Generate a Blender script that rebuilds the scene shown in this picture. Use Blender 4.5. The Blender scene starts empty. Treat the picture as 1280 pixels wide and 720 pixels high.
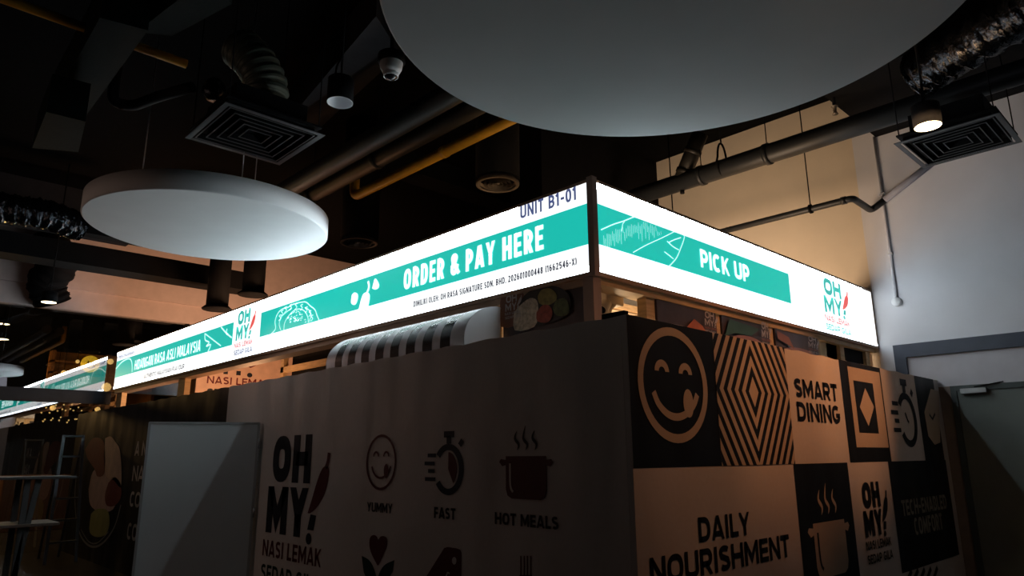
import bpy, bmesh, math, random
from mathutils import Vector, Matrix
from mathutils.geometry import tessellate_polygon
random.seed(7)
SC = bpy.context.scene
COL = SC.collection
PI = math.pi

# ---------------------------------------------------------------- camera (x: along the short sign, y: along the long sign)
F = 879.785
RX, RY, RZ = Vector((0.72326, -0.15596, -0.67274)), Vector((-0.69055, -0.17308, -0.70228)), Vector((-0.00691, 0.97248, -0.23288))
RM = Matrix((RX, RY, RZ))
EYE = Vector((0, 0, 1.6))
cd = bpy.data.cameras.new('camera'); cam = bpy.data.objects.new('camera', cd); COL.objects.link(cam)
cd.sensor_width = 36; cd.lens = F / 1280 * 36; cd.clip_end = 200
cam.matrix_world = Matrix.Translation(EYE) @ RM.to_4x4()
SC.camera = cam
SC.view_settings.view_transform = 'Standard'; SC.view_settings.look = 'None'
SC.view_settings.exposure = 0.0; SC.view_settings.gamma = 1.0; SC.view_settings.use_curve_mapping = False

W = bpy.data.worlds.new('world'); SC.world = W; W.use_nodes = True
W.node_tree.nodes['Background'].inputs[0].default_value = (0.75, 0.85, 1.0, 1)
W.node_tree.nodes['Background'].inputs[1].default_value = 0.004

def lamp(kind, loc, energy, color, size=0.3, target=None, spot=None, blend=0.5, sizey=None):
    d = bpy.data.lights.new(kind.lower() + '_light', kind); o = bpy.data.objects.new(d.name, d); COL.objects.link(o)
    o.location = loc; d.energy = energy; d.color = color
    if kind == 'AREA':
        d.size = size
        if sizey: d.shape = 'RECTANGLE'; d.size_y = sizey
    else: d.shadow_soft_size = size
    if kind == 'SPOT': d.spot_size = spot; d.spot_blend = blend
    if target is not None:
        o.rotation_euler = (Vector(target) - Vector(loc)).to_track_quat('-Z', 'Y').to_euler()
    return o
WARM = (1.0, 0.60, 0.30)
ADDED_STRIP_POWER = 34.0    # glow strips added along the face edges to light the room
# warm lamps inside the stall, throwing up on the wall, the pipes and the bulkhead
lamp('AREA', (7.2, 4.9, 2.75), 68, (1.0, 0.71, 0.48), 1.6, (9.4, 4.6, 4.6))
lamp('SPOT', (5.4, 6.4, 2.75), 430, WARM, 0.15, (4.9, 6.3, 5), 1.5, 1.0)
lamp('POINT', (4.9, 4.0, 2.5), 34, (1.0, 0.74, 0.46), 0.1)
lamp('AREA', (5.8, 12.0, 2.5), 160, (1.0, 0.55, 0.30), 1.0, (5.0, 15.3, 4.6))
lamp('POINT', (6.2, 4.2, 2.45), 22, WARM, 0.15)
lamp('POINT', (4.6, 10.5, 2.3), 40, (1.0, 0.5, 0.24), 0.15)
# ceiling downlight in view over the passage; the lamps after it are unseen, added
lamp('SPOT', (8.02, 1.36, 4.28), 14, (1.0, 0.60, 0.30), 0.06, (7.6, 1.7, 0), 1.6, 0.8)
lamp('SPOT', (5.0, 0.5, 4.3), 85, (1.0, 0.42, 0.17), 0.08, (4.3, 2.55, 2.35), 0.8, 1.0)  # three unseen spots added to throw orange onto the right hoarding
lamp('SPOT', (6.0, 0.4, 4.3), 190, (1.0, 0.38, 0.14), 0.08, (5.6, 2.55, 2.45), 0.74, 1.0)
lamp('SPOT', (7.2, 0.3, 4.3), 250, (1.0, 0.40, 0.16), 0.08, (6.9, 2.55, 2.45), 0.68, 1.0)
lamp('AREA', (-2.5, 8.5, 3.0), 12, (1.0, 0.66, 0.5), 1.5, (3.4, 10.0, 2.2))  # unseen warm fill added to lift the left banner
lamp('AREA', (4.5, -2.5, 4.5), 3, (0.86, 0.86, 1.0), 1.5, (9.4, 0.3, 5.0))  # unseen cool fill added for the upper right wall
# restaurant beyond the glass
lamp('POINT', (2.2, 20.3, 3.4), 280, (1.0, 0.55, 0.18), 0.2)

# ---------------------------------------------------------------- points on planes
def ray(px, py): return RM @ Vector((px - 640, 360 - py, -F))
def onx(px, py, x):
    r = ray(px, py); return EYE + r * ((x - EYE.x) / r.x)
def ony(px, py, y):
    r = ray(px, py); return EYE + r * ((y - EYE.y) / r.y)
def onz(px, py, z):
    r = ray(px, py); return EYE + r * ((z - EYE.z) / r.z)

# ---------------------------------------------------------------- materials
MATS = {}
def mat(name, color, rough=0.7, metal=0.0, var=0.12, scale=6.0, bump=0.0, bscale=40.0, spec=0.5, emit=None, estr=1.0, stretch=None):
    if name in MATS: return MATS[name]
    m = bpy.data.materials.new(name); m.use_nodes = True; nt = m.node_tree
    b = nt.nodes['Principled BSDF']; L = nt.links.new
    b.inputs['Roughness'].default_value = rough; b.inputs['Metallic'].default_value = metal
    b.inputs['Specular IOR Level'].default_value = spec
    tc = nt.nodes.new('ShaderNodeTexCoord'); mp = nt.nodes.new('ShaderNodeMapping'); L(tc.outputs['Object'], mp.inputs['Vector'])
    if stretch: mp.inputs['Scale'].default_value = stretch
    n = nt.nodes.new('ShaderNodeTexNoise'); n.inputs['Scale'].default_value = scale; n.inputs['Detail'].default_value = 5
    L(mp.outputs[0], n.inputs['Vector'])
    r = nt.nodes.new('ShaderNodeValToRGB'); L(n.outputs['Fac'], r.inputs[0])
    lo = [max(0, c * (1 - var)) for c in color]; hi = [min(1, c * (1 + var)) for c in color]
    r.color_ramp.elements[0].color = (*lo, 1); r.color_ramp.elements[1].color = (*hi, 1)
    r.color_ramp.elements[0].position = 0.3; r.color_ramp.elements[1].position = 0.7
    L(r.outputs[0], b.inputs['Base Color'])
    if bump:
        n2 = nt.nodes.new('ShaderNodeTexNoise'); n2.inputs['Scale'].default_value = bscale; n2.inputs['Detail'].default_value = 6
        L(mp.outputs[0], n2.inputs['Vector'])
        bp = nt.nodes.new('ShaderNodeBump'); bp.inputs['Strength'].default_value = bump; bp.inputs['Distance'].default_value = 0.02
        L(n2.outputs['Fac'], bp.inputs['Height']); L(bp.outputs[0], b.inputs['Normal'])
    if emit:
        b.inputs['Emission Color'].default_value = (*emit, 1); b.inputs['Emission Strength'].default_value = estr
    MATS[name] = m
    return m

def fabric(name, color, rough=0.6, var=0.06):
    """banner cloth: fine weave, broad soft folds and a few creases, all as bump"""
    if name in MATS: return MATS[name]
    m = bpy.data.materials.new(name); m.use_nodes = True; nt = m.node_tree; L = nt.links.new
    b = nt.nodes['Principled BSDF']; b.inputs['Roughness'].default_value = rough; b.inputs['Specular IOR Level'].default_value = 0.2
    tc = nt.nodes.new('ShaderNodeTexCoord')
    def noise(sc, st, det=3):
        mp = nt.nodes.new('ShaderNodeMapping'); mp.inputs['Scale'].default_value = st; L(tc.outputs['Object'], mp.inputs[0])
        n = nt.nodes.new('ShaderNodeTexNoise'); n.inputs['Scale'].default_value = sc; n.inputs['Detail'].default_value = det
        L(mp.outputs[0], n.inputs['Vector']); return n.outputs['Fac']
    a = noise(1.5, (1, 1, 0.5), 1.5); c = noise(4.0, (1.0, 1.0, 0.6), 1); d = noise(9, (0.35, 0.35, 2.2), 2)
    m1 = nt.nodes.new('ShaderNodeMath'); m1.operation = 'MULTIPLY_ADD'; L(c, m1.inputs[0]); m1.inputs[1].default_value = 0.05; L(a, m1.inputs[2])
    m2 = nt.nodes.new('ShaderNodeMath'); m2.operation = 'MULTIPLY_ADD'; L(d, m2.inputs[0]); m2.inputs[1].default_value = 0.008; L(m1.outputs[0], m2.inputs[2])
    bp = nt.nodes.new('ShaderNodeBump'); bp.inputs['Strength'].default_value = 0.75; bp.inputs['Distance'].default_value = 0.09
    L(m2.outputs[0], bp.inputs['Height']); L(bp.outputs[0], b.inputs['Normal'])
    r = nt.nodes.new('ShaderNodeValToRGB'); L(noise(30, (1, 1, 1), 4), r.inputs[0])
    r.color_ramp.elements[0].color = (*[x * (1 - var) for x in color], 1); r.color_ramp.elements[1].color = (*[min(1, x * (1 + var)) for x in color], 1)
    L(r.outputs[0], b.inputs['Base Color'])
    MATS[name] = m
    return m

def glow(name, color, strength):
    if name in MATS: return MATS[name]
    m = bpy.data.materials.new(name); m.use_nodes = True; b = m.node_tree.nodes['Principled BSDF']
    b.inputs['Base Color'].default_value = (*[min(0.8, c) for c in color], 1); b.inputs['Roughness'].default_value = 0.4
    b.inputs['Emission Color'].default_value = (*color, 1); b.inputs['Emission Strength'].default_value = strength
    MATS[name] = m
    return m

def glass(name, refl):
    m = bpy.data.materials.new(name); m.use_nodes = True; nt = m.node_tree; nt.nodes.clear()
    o = nt.nodes.new('ShaderNodeOutputMaterial'); mx = nt.nodes.new('ShaderNodeMixShader'); t = nt.nodes.new('ShaderNodeBsdfTransparent'); g = nt.nodes.new('ShaderNodeBsdfGlossy')
    g.inputs['Roughness'].default_value = 0.0; t.inputs[0].default_value = (0.8, 0.82, 0.84, 1)
    mx.inputs[0].default_value = refl
    nt.links.new(t.outputs[0], mx.inputs[1]); nt.links.new(g.outputs[0], mx.inputs[2]); nt.links.new(mx.outputs[0], o.inputs[0])
    return m

M_WHITE = glow('lit sign white', (0.96, 1.0, 1.0), 1.18)
M_ROW = glow('lit sign added glow strip', (0.80, 0.92, 1.0), ADDED_STRIP_POWER)  # strip brighter than the sign face, added to light the surroundings
M_ROWLOW = glow('lit sign added lower glow strip', (0.80, 0.92, 1.0), ADDED_STRIP_POWER * 0.22)
M_TEAL = glow('lit sign teal', (0.012, 0.50, 0.42), 1.0)
M_TEALDK = glow('lit sign deep teal', (0.01, 0.36, 0.30), 1.0)
M_LINE = glow('lit sign white line', (0.75, 0.98, 0.95), 1.1)
M_FAINT = glow('lit sign faint grey line', (0.62, 0.62, 0.62), 1.0)
M_NAVY = glow('lit sign navy ink', (0.07, 0.09, 0.20), 1.0)
M_GREY = glow('lit sign grey ink', (0.04, 0.04, 0.06), 1.0)
M_RED = glow('lit sign red ink', (0.75, 0.10, 0.09), 1.0)
M_PINK = glow('lit sign pale red ink', (0.50, 0.08, 0.10), 1.0)
M_LTEAL = glow('lit sign teal ink', (0.05, 0.45, 0.40), 1.0)
BANNER = fabric('off-white banner cloth', (0.68, 0.63, 0.60), 0.65)
BLACKCLOTH = fabric('black banner cloth', (0.008, 0.010, 0.014), 0.5)
INK = fabric('black printed ink', (0.008, 0.009, 0.014), 0.5)
MAROON = fabric('maroon printed ink', (0.10, 0.014, 0.016), 0.5)
LEAFINK = fabric('dark green printed ink', (0.012, 0.03, 0.022), 0.5)
NAVYINK = fabric('dark navy printed ink', (0.010, 0.018, 0.035), 0.5)
CREAMINK = fabric('cream printed ink', (0.55, 0.44, 0.34), 0.6)
M_BLACK = mat('matte black paint', (0.006, 0.006, 0.007), 0.75, bump=0.15, spec=0.08)
M_CEIL = mat('black ceiling paint', (0.0018, 0.0018, 0.002), 0.95, bump=0.3, bscale=8, spec=0.08)
M_DUCT = mat('dark grey-green duct', (0.010, 0.015, 0.014), 0.6, bump=0.1, spec=0.08)
M_DUCTGREY = mat('charcoal grey duct', (0.028, 0.028, 0.032), 0.65, bump=0.1, spec=0.08)
M_FOIL = mat('black foil', (0.035, 0.038, 0.045), 0.14, 0.9, bump=1.0, bscale=14)
M_FOILGR = mat('grey-green insulation', (0.10, 0.12, 0.10), 0.5, 0.2, bump=0.4, bscale=10)
M_PIPE = mat('brown painted pipe', (0.015, 0.013, 0.010), 0.5, bump=0.05)
M_PIPEBLK = mat('dark grey pipe', (0.018, 0.020, 0.022), 0.45, bump=0.05)
M_YELLOW = mat('yellow gas pipe', (0.62, 0.32, 0.02), 0.45, bump=0.05)
M_STEEL = mat('dull steel', (0.35, 0.35, 0.36), 0.35, 0.9)
M_DISC = mat('white acoustic disc', (0.88, 0.88, 0.90), 0.9, var=0.02, scale=3, bump=0.04, bscale=120)
M_DIFF = mat('dark grey diffuser metal', (0.055, 0.055, 0.06), 0.45, 0.3)
M_DIFFWARM = mat('brown-grey diffuser metal', (0.20, 0.16, 0.12), 0.45, 0.3)
M_TIMBER = mat('pale timber', (0.55, 0.38, 0.20), 0.6, var=0.18, scale=5, bump=0.1, stretch=(1, 1, 8))
M_POST = mat('brown sign post', (0.30, 0.20, 0.16), 0.45, var=0.15, stretch=(1, 1, 0.2))
M_SOFFIT = mat('brown underside board', (0.38, 0.25, 0.17), 0.6)
M_PLASTIC = mat('white plastic', (0.72, 0.72, 0.74), 0.4, var=0.03)
M_CREAM = mat('cream plastic', (0.62, 0.50, 0.34), 0.45, var=0.05)
M_WALL = mat('white wall paint', (0.72, 0.72, 0.76), 0.85, var=0.04, scale=2, bump=0.08, bscale=60)
M_WALLWARM = mat('wall paint with warm light', (0.76, 0.66, 0.52), 0.85, var=0.05, scale=2, bump=0.08, bscale=60)  # same white wall, with the stall's warm light put into its colour
M_BULK = mat('pink-beige bulkhead paint', (0.50, 0.40, 0.38), 0.85, var=0.06)
M_DARKWALL = mat('dark wall', (0.02, 0.02, 0.022), 0.9, spec=0.08)
M_FLOOR = mat('dark floor tile', (0.035, 0.034, 0.034), 0.35, scale=3, spec=0.08)
M_FRAMEBLUE = mat('blue-black door frame paint', (0.045, 0.055, 0.085), 0.5)
M_DOOR = mat('grey-green door paint', (0.16, 0.18, 0.17), 0.55, var=0.05)
M_TRANSOM = mat('light grey panel paint', (0.55, 0.53, 0.57), 0.7, var=0.04)
M_PANEL = mat('white laminate board', (0.68, 0.72, 0.74), 0.5, var=0.03, scale=2)
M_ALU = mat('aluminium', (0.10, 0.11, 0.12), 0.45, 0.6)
M_REFLECT = mat('white lamp reflector', (0.75, 0.75, 0.78), 0.35, var=0.02)

# ---------------------------------------------------------------- building helpers
ORI = {}
def thing(name, label, cat, loc=(0, 0, 0), group=None):
    o = bpy.data.objects.new(name, None); COL.objects.link(o); o.location = loc; o.empty_display_size = 0.1
    o['label'] = label; o['category'] = cat
    if group: o['group'] = group
    ORI[o] = Vector(loc)
    return o
def tag(o, label, cat, group=None, kind=None):
    o['label'] = label; o['category'] = cat
    if group: o['group'] = group
    if kind: o['kind'] = kind
    return o
def struct(o):
    o['kind'] = 'structure'; return o

class MB:
    def __init__(s): s.v = []; s.f = []; s.m = []; s.cur = 0; s.sm = []
    def add(s, vs, fs, smooth=False):
        b = len(s.v); s.v += [Vector(p) for p in vs]
        for f in fs: s.f.append([b + i for i in f]); s.m.append(s.cur); s.sm.append(smooth)
        return s
    def box(s, x0, x1, y0, y1, z0, z1):
        x0, x1 = sorted((x0, x1)); y0, y1 = sorted((y0, y1)); z0, z1 = sorted((z0, z1))
        return s.add([(x0, y0, z0), (x1, y0, z0), (x1, y1, z0), (x0, y1, z0), (x0, y0, z1), (x1, y0, z1), (x1, y1, z1), (x0, y1, z1)],
              [(0, 3, 2, 1), (4, 5, 6, 7), (0, 1, 5, 4), (1, 2, 6, 5), (2, 3, 7, 6), (3, 0, 4, 7)])
    def obox(s, c, u, v, w, hu, hv, hw):
        c, u, v, w = Vector(c), Vector(u).normalized(), Vector(v).normalized(), Vector(w).normalized()
        P = [c + u * a * hu + v * b * hv + w * d * hw for d in (-1, 1) for b in (-1, 1) for a in (-1, 1)]
        return s.add(P, [(0, 2, 3, 1), (4, 5, 7, 6), (0, 1, 5, 4), (1, 3, 7, 5), (3, 2, 6, 7), (2, 0, 4, 6)])
    def bar(s, a, b, w, h=None, up=(0, 0, 1)):
        a, b = Vector(a), Vector(b); d = (b - a); up = Vector(up)
        if abs(d.normalized().dot(up)) > 0.98: up = Vector((0, 1, 0))
        sd = d.cross(up).normalized(); u2 = sd.cross(d).normalized()
        return s.obox((a + b) / 2, d, sd, u2, d.length / 2, w / 2, (h or w) / 2)
    def tube(s, pts, r, n=16, cap=True, rads=None):
        pts = [Vector(p) for p in pts]; rings = []; up = None
        for i, p in enumerate(pts):
            t = (pts[min(i + 1, len(pts) - 1)] - pts[max(i - 1, 0)]).normalized()
            if up is None:
                up = Vector((0, 0, 1)) if abs(t.z) < 0.9 else Vector((1, 0, 0))
            x = (up - t * up.dot(t)).normalized(); up = x; y = t.cross(x)
            rr = rads[i] if rads else r
            rings.append([p + x * math.cos(2 * PI * k / n) * rr + y * math.sin(2 * PI * k / n) * rr for k in range(n)])
        V = [q for R_ in rings for q in R_]; Fs = []
        for i in range(len(pts) - 1):
            for k in range(n): Fs.append((i * n + k, i * n + (k + 1) % n, (i + 1) * n + (k + 1) % n, (i + 1) * n + k))
        s.add(V, Fs, True)
        if cap:
            b = len(s.v) - len(V)
            s.f.append([b + k for k in range(n)][::-1]); s.m.append(s.cur); s.sm.append(False)
            s.f.append([b + len(V) - n + k for k in range(n)]); s.m.append(s.cur); s.sm.append(False)
        return s
    def lathe(s, c, prof, n=48, axis=(0, 0, 1), smooth=True):
        c = Vector(c); ax = Vector(axis).normalized(); x = ax.orthogonal().normalized(); y = ax.cross(x)
        V = []
        for (r, h) in prof:
            for k in range(n):
                a = 2 * PI * k / n; V.append(c + ax * h + (x * math.cos(a) + y * math.sin(a)) * r)
        Fs = [(i * n + k, i * n + (k + 1) % n, (i + 1) * n + (k + 1) % n, (i + 1) * n + k) for i in range(len(prof) - 1) for k in range(n)]
        return s.add(V, Fs, smooth)
    def prism(s, outline, d):
        """outline: coplanar 3d points, d: thickness vector"""
        P = [Vector(p) for p in outline]; d = Vector(d); n = len(P)
        tris = tessellate_polygon([P])
        s.add(P + [p + d for p in P], [tuple(t) for t in tris] + [tuple(n + i for i in reversed(t)) for t in tris] + [(i, (i + 1) % n, n + (i + 1) % n, n + i) for i in range(n)])
        return s
    def build(s, name, mats, parent=None, bevel=0.0):
        if not isinstance(mats, (list, tuple)): mats = [mats]
        off = ORI.get(parent, Vector((0, 0, 0))) if parent else Vector((0, 0, 0))
        if parent is None and s.v:
            lo = [min(v[i] for v in s.v) for i in range(3)]; hi = [max(v[i] for v in s.v) for i in range(3)]
            off = Vector(((lo[0] + hi[0]) / 2, (lo[1] + hi[1]) / 2, lo[2]))
        me = bpy.data.meshes.new(name); me.from_pydata([v - off for v in s.v], [], s.f)
        for m in mats: me.materials.append(m)
        for p, mi, sm in zip(me.polygons, s.m, s.sm): p.material_index = mi; p.use_smooth = sm
        o = bpy.data.objects.new(name, me); COL.objects.link(o)
        bm = bmesh.new(); bm.from_mesh(me); bmesh.ops.recalc_face_normals(bm, faces=bm.faces); bm.to_mesh(me); bm.free()
        if parent: o.parent = parent
        else: o.location = off
        ORI[o] = off
        if bevel:
            md = o.modifiers.new('bevel', 'BEVEL'); md.width = bevel; md.segments = 2; md.limit_method = 'ANGLE'
        return o

# a plain heavy sans alphabet drawn with strokes: relative widths, then centrelines inside a 0..1 high box
GW = dict(zip('ABCDEFGHIKLMNOPRSTUVXY&', (.68, .60, .62, .64, .52, .50, .66, .66, .20, .62, .48, .80, .66, .70, .58, .60, .56, .56, .64, .66, .64, .64, .68)))
GW.update({c: .56 for c in '024568'}); GW.update({'1': .34, '-': .34, '.': .18, ':': .18, '(': .26, ')': .26, ' ': .24})
def arc(cx, cy, rx, ry, a0, a1, n=12, p=1.0):
    out = []
    for k in range(n + 1):
        a = math.radians(a0 + (a1 - a0) * k / n); c, d = math.cos(a), math.sin(a)
        out.append((cx + rx * math.copysign(abs(c) ** p, c), cy + ry * math.copysign(abs(d) ** p, d)))
    return out
def glyph(c, W_, t):
    h = t / 2; L, R_, m, T = h, W_ - h, W_ / 2, 1 - h; rx = m - h; P = 0.8
    e = 0.10
    full = lambda: (arc(m, .5, rx, .5 - h, 0, 345, 23, P), True)
    q = min(rx, 0.25)
    def bowl(x0, y0, y1, x1): r = (y1 - y0) / 2; return [(x0, y1)] + arc(max(x1 - r, x0 + .02), (y0 + y1) / 2, min(r, x1 - x0 - .02), r, 90, -90, 10) + [(x0, y0)]
    if c == 'A': return [([(h * .8, -e), (m - h * .35, 1 - h * .6), (m + h * .35, 1 - h * .6), (W_ - h * .8, -e)], False), ([(W_ * .22, .25), (W_ * .78, .25)], False)]
    if c == 'B': return [([(L, 0), (L, 1)], False), (bowl(L, .5, T, R_ - .02), False), (bowl(L, h, .5, R_), False)]
    if c == 'C': return [(arc(m, .5, rx, .5 - h, 48, 312, 20, P), False)]
    if c == 'D': return [([(L, 0), (L, 1)], False), ([(L, T)] + arc(W_ * .42, .5, R_ - W_ * .42, .5 - h, 90, -90, 14, P) + [(L, h)], False)]
    if c == 'E': return [([(L, 0), (L, 1)], False)] + [([(L, y), (W_ - f, y)], False) for y, f in ((h, 0), (.5, .04), (T, 0))]
    if c == 'F': return [([(L, 0), (L, 1)], False)] + [([(L, y), (W_ - f, y)], False) for y, f in ((.47, .05), (T, 0))]
    if c == 'G': return [(arc(m, .5, rx, .5 - h, 48, 330, 20, P) + [(R_, .44)], False), ([(W_, .44), (m, .44)], False)]
    if c == 'H': return [([(L, 0), (L, 1)], False), ([(R_, 0), (R_, 1)], False), ([(L, .5), (R_, .5)], False)]
    if c in 'I': return [([(m, 0), (m, 1)], False)]
    if c == 'K': return [([(L, 0), (L, 1)], False), ([(L, .38), (W_ - h * 1.1, 1 + e)], False), ([(L + (R_ - L) * .3, .55), (W_ - h * .9, -e)], False)]
    if c == 'L': return [([(L, 0), (L, 1)], False), ([(L, h), (W_, h)], False)]
    if c == 'M': return [([(L, 0), (L, 1)], False), ([(R_, 0), (R_, 1)], False), ([(L, 1 + e * .4), (m, .26), (R_, 1 + e * .4)], False)]
    if c == 'N': return [([(L, 0), (L, 1)], False), ([(R_, 0), (R_, 1)], False), ([(L, 1), (R_, 0)], False)]
    if c in 'O0': return [full()]
    if c == 'P': return [([(L, 0), (L, 1)], False), (bowl(L, .40, T, R_), False)]
    if c == 'R': return [([(L, 0), (L, 1)], False), (bowl(L, .42, T, R_), False), ([(m * .95, .44), (W_ - h * .9, -e)], False)]
    if c == 'S': return [(arc(m, .745, rx, .255 - h, 30, 180, 9) + [(L + rx * .25, .585), (m, .51), (R_ - rx * .25, .44)] + arc(m, .265, rx, .265 - h, 0, -150, 9), False)]
    if c == 'T': return [([(m, 0), (m, 1)], False), ([(0, T), (W_, T)], False)]
    if c == 'U': return [([(L, 1)] + arc(m, max(q, h) + .06, rx, max(q, h) + .06 - h, 180, 360, 12, P) + [(R_, 1)], False)]
    if c == 'V': return [([(h * .8, 1 + e), (m, h * .4), (W_ - h * .8, 1 + e)], False)]
    if c == 'X': return [([(h, -e), (W_ - h, 1 + e)], False), ([(h, 1 + e), (W_ - h, -e)], False)]
    if c == 'Y': return [([(h * .8, 1 + e), (m, .42), (W_ - h * .8, 1 + e)], False), ([(m, 0), (m, .46)], False)]
    if c == '&': return [([(W_, .02), (W_ * .28, .62)] + arc(W_ * .45, .78, W_ * .22, .22 - h, 200, -20, 10) + [(W_ * .52, .57), (W_ * .2, .42)] + arc(W_ * .42, .26, W_ * .42 - h, .26 - h, 150, 330, 10) + [(W_ - h, .48)], False)]
    if c == '1': return [([(W_ * .6, 0), (W_ * .6, 1)], False), ([(W_ * .6, 1 - h), (0, .76)], False)]
    if c == '2': return [(arc(m, .72, rx, .28 - h, 165, -20, 10) + [(L, h), (W_, h)], False)]
    if c == '4': return [([(W_ * .7, 0), (W_ * .7, 1)], False), ([(W_ * .7, 1), (L, .3), (W_, .3)], False)]
    if c == '5': return [([(W_ - .04, T), (L + .03, T), (L, .55)] + arc(m, .33, rx, .33 - h, 125, -150, 12), False)]
    if c == '6': return [(arc(m, .33, rx, .33 - h, 0, 345, 16), True), ([(L, .35)] + arc(m + rx * .2, .5, rx * 1.2, .5 - h, 170, 70, 8), False)]
    if c == '8': return [(arc(m, .74, rx * .9, .26 - h, 0, 345, 14), True), (arc(m, .28, rx, .28 - h, 0, 345, 14), True)]
    if c == '-': return [([(0, .45), (W_, .45)], False)]
    if c == '.': return [([(m, 0), (m, t)], False)]
    if c == ':': return [([(m, 0), (m, t)], False), ([(m, .5), (m, .5 + t)], False)]
    if c == '(': return [(arc(W_ + .1, .5, W_, .62, 125, 235, 8), False)]
    if c == ')': return [(arc(-.1, .5, W_, .62, 55, -55, 8), False)]
    return []

# flat printing on a plane: u to the reader's right, v up
class Plane:
    def __init__(s, axis, val):
        s.axis, s.val = axis, val
    def uv(s, px, py):
        if s.axis == 'x':
            p = onx(px, py, s.val); return (-p.y, p.z)
        p = ony(px, py, s.val); return (p.x, p.z)
    def pt(s, u, v, lift=0.004):
        if s.axis == 'x': return Vector((s.val - lift, -u, v))
        return Vector((u, s.val - lift, v))
class Art:
    """collects flat shapes of one print in (u, v)"""
    def __init__(s, plane, lift=0.005, box=None):
        s.pl, s.lift, s.box, s.mb = plane, lift, box, MB()
    def mp(s, p):
        if s.box: u0, v0, u1, v1 = s.box; return (u0 + (u1 - u0) * p[0], v0 + (v1 - v0) * p[1])
        return p
    def fill(s, pts):
        pts = [s.mp(p) for p in pts]; P = [Vector((a, b, 0)) for a, b in pts]
        s.mb.add([s.pl.pt(a, b, s.lift) for a, b in pts], [tuple(t) for t in tessellate_polygon([P])]); return s
    def rect(s, u0, v0, u1, v1): return s.fill([(u0, v0), (u1, v0), (u1, v1), (u0, v1)])
    def ell(s, cx, cy, rx, ry, a0=0, a1=2 * PI, n=40):
        return s.fill([(cx + rx * math.cos(a0 + (a1 - a0) * k / n), cy + ry * math.sin(a0 + (a1 - a0) * k / n)) for k in range(n if a1 - a0 > 6.28 else n + 1)])
    def ring(s, cx, cy, rx, ry, w, wy=None, a0=0.0, a1=2 * PI, n=48):
        wy = wy or w; P = []
        for k in range(n + 1):
            a = a0 + (a1 - a0) * k / n; c, d = math.cos(a), math.sin(a)
            P += [(cx + rx * c, cy + ry * d), (cx + (rx - w) * c, cy + (ry - wy) * d)]
        s.mb.add([s.pl.pt(*s.mp(p), s.lift) for p in P], [(2 * k, 2 * k + 2, 2 * k + 3, 2 * k + 1) for k in range(n)]); return s
    def stroke(s, pts, w, taper=False):
        """w in mapped units (metres) across"""
        Q = [Vector(s.mp(p)) for p in pts]; L_, R_ = [], []
        for i, p in enumerate(Q):
            t = (Q[min(i + 1, len(Q) - 1)] - Q[max(i - 1, 0)])
            if t.length < 1e-9: t = Vector((1, 0))
            t.normalize(); nn = Vector((-t.y, t.x)); ww = w / 2
            if taper: ww *= max(0.12, math.sin(PI * (i + 0.3) / (len(Q) - 0.4)))
            L_.append(p + nn * ww); R_.append(p - nn * ww)
        V = [s.pl.pt(a.x, a.y, s.lift) for a in L_ + R_]; n = len(Q)
        s.mb.add(V, [(i, i + 1, n + i + 1, n + i) for i in range(n - 1)]); return s
    def poly(s, pts, t, closed=False, lo=None, hi=None):
        """mitred stroke of width t through (u, v) metres"""
        Q = [Vector(p) for p in pts]; n = len(Q); A_, B_ = [], []
        for i, p in enumerate(Q):
            a = Q[i - 1] if (i > 0 or closed) else None; b = Q[(i + 1) % n] if (i < n - 1 or closed) else None
            d1 = (p - a).normalized() if a is not None else (b - p).normalized(); d2 = (b - p).normalized() if b is not None else d1
            n1, n2 = Vector((-d1.y, d1.x)), Vector((-d2.y, d2.x)); m = n1 + n2
            m = n1 if m.length < 1e-6 else m.normalized(); k = 1 / max(0.45, m.dot(n1))
            A_.append(p + m * (t / 2 * k)); B_.append(p - m * (t / 2 * k))
        if lo is not None:
            for q in A_ + B_: q.y = min(max(q.y, lo), hi)
        V = [s.pl.pt(q.x, q.y, s.lift) for q in A_ + B_]
        r = n if closed else n - 1
        s.mb.add(V, [(i, (i + 1) % n, n + (i + 1) % n, n + i) for i in range(r)]); return s
    def text(s, body, u0, v0, u1, v1, t=0.18, gap=0.13):
        (u0, v0), (u1, v1) = s.mp((u0, v0)), s.mp((u1, v1)); H = v1 - v0
        nat = sum(GW[c] for c in body); room = (u1 - u0) / H - gap * (len(body) - 1); k = room / nat
        if k < 0.55: gap = gap * 0.6; room = (u1 - u0) / H - gap * (len(body) - 1); k = room / nat
        x = 0.0
        for c in body:
            Wd = GW[c] * k
            for pts, closed in glyph(c, Wd, min(t, Wd * 0.42) if Wd > 0.3 else t):
                s.poly([(u0 + (x + px) * H, v0 + py * H) for px, py in pts], min(t, Wd * 0.42 if GW[c] > 0.45 else t) * H, closed, v0, v1)
            x += Wd + gap
        return s
    def build(s, name, m, parent): return s.mb.build(name, m, parent)

def curve_pts(pts, n=10):
    """Catmull-Rom through 2d points"""
    P = [Vector(p) for p in pts]; out = []
    for i in range(len(P) - 1):
        a, b, c, d = P[max(i - 1, 0)], P[i], P[i + 1], P[min(i + 2, len(P) - 1)]
        for k in range(n):
            t = k / n
            out.append(tuple(0.5 * ((2 * b) + (c - a) * t + (2 * a - 5 * b + 4 * c - d) * t * t + (3 * b - a - 3 * c + d) * t ** 3)))
    out.append(tuple(P[-1])); return out
def bend(pts, r=0.12, n=6):
    """round the corners of a 3d polyline"""
    P = [Vector(p) for p in pts]; out = [P[0]]
    for i in range(1, len(P) - 1):
        a = P[i] + (P[i - 1] - P[i]).normalized() * r; b = P[i] + (P[i + 1] - P[i]).normalized() * r
        for k in range(n + 1):
            t = k / n; out.append(a * (1 - t) ** 2 + P[i] * 2 * t * (1 - t) + b * t * t)
    out.append(P[-1]); return out

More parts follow.
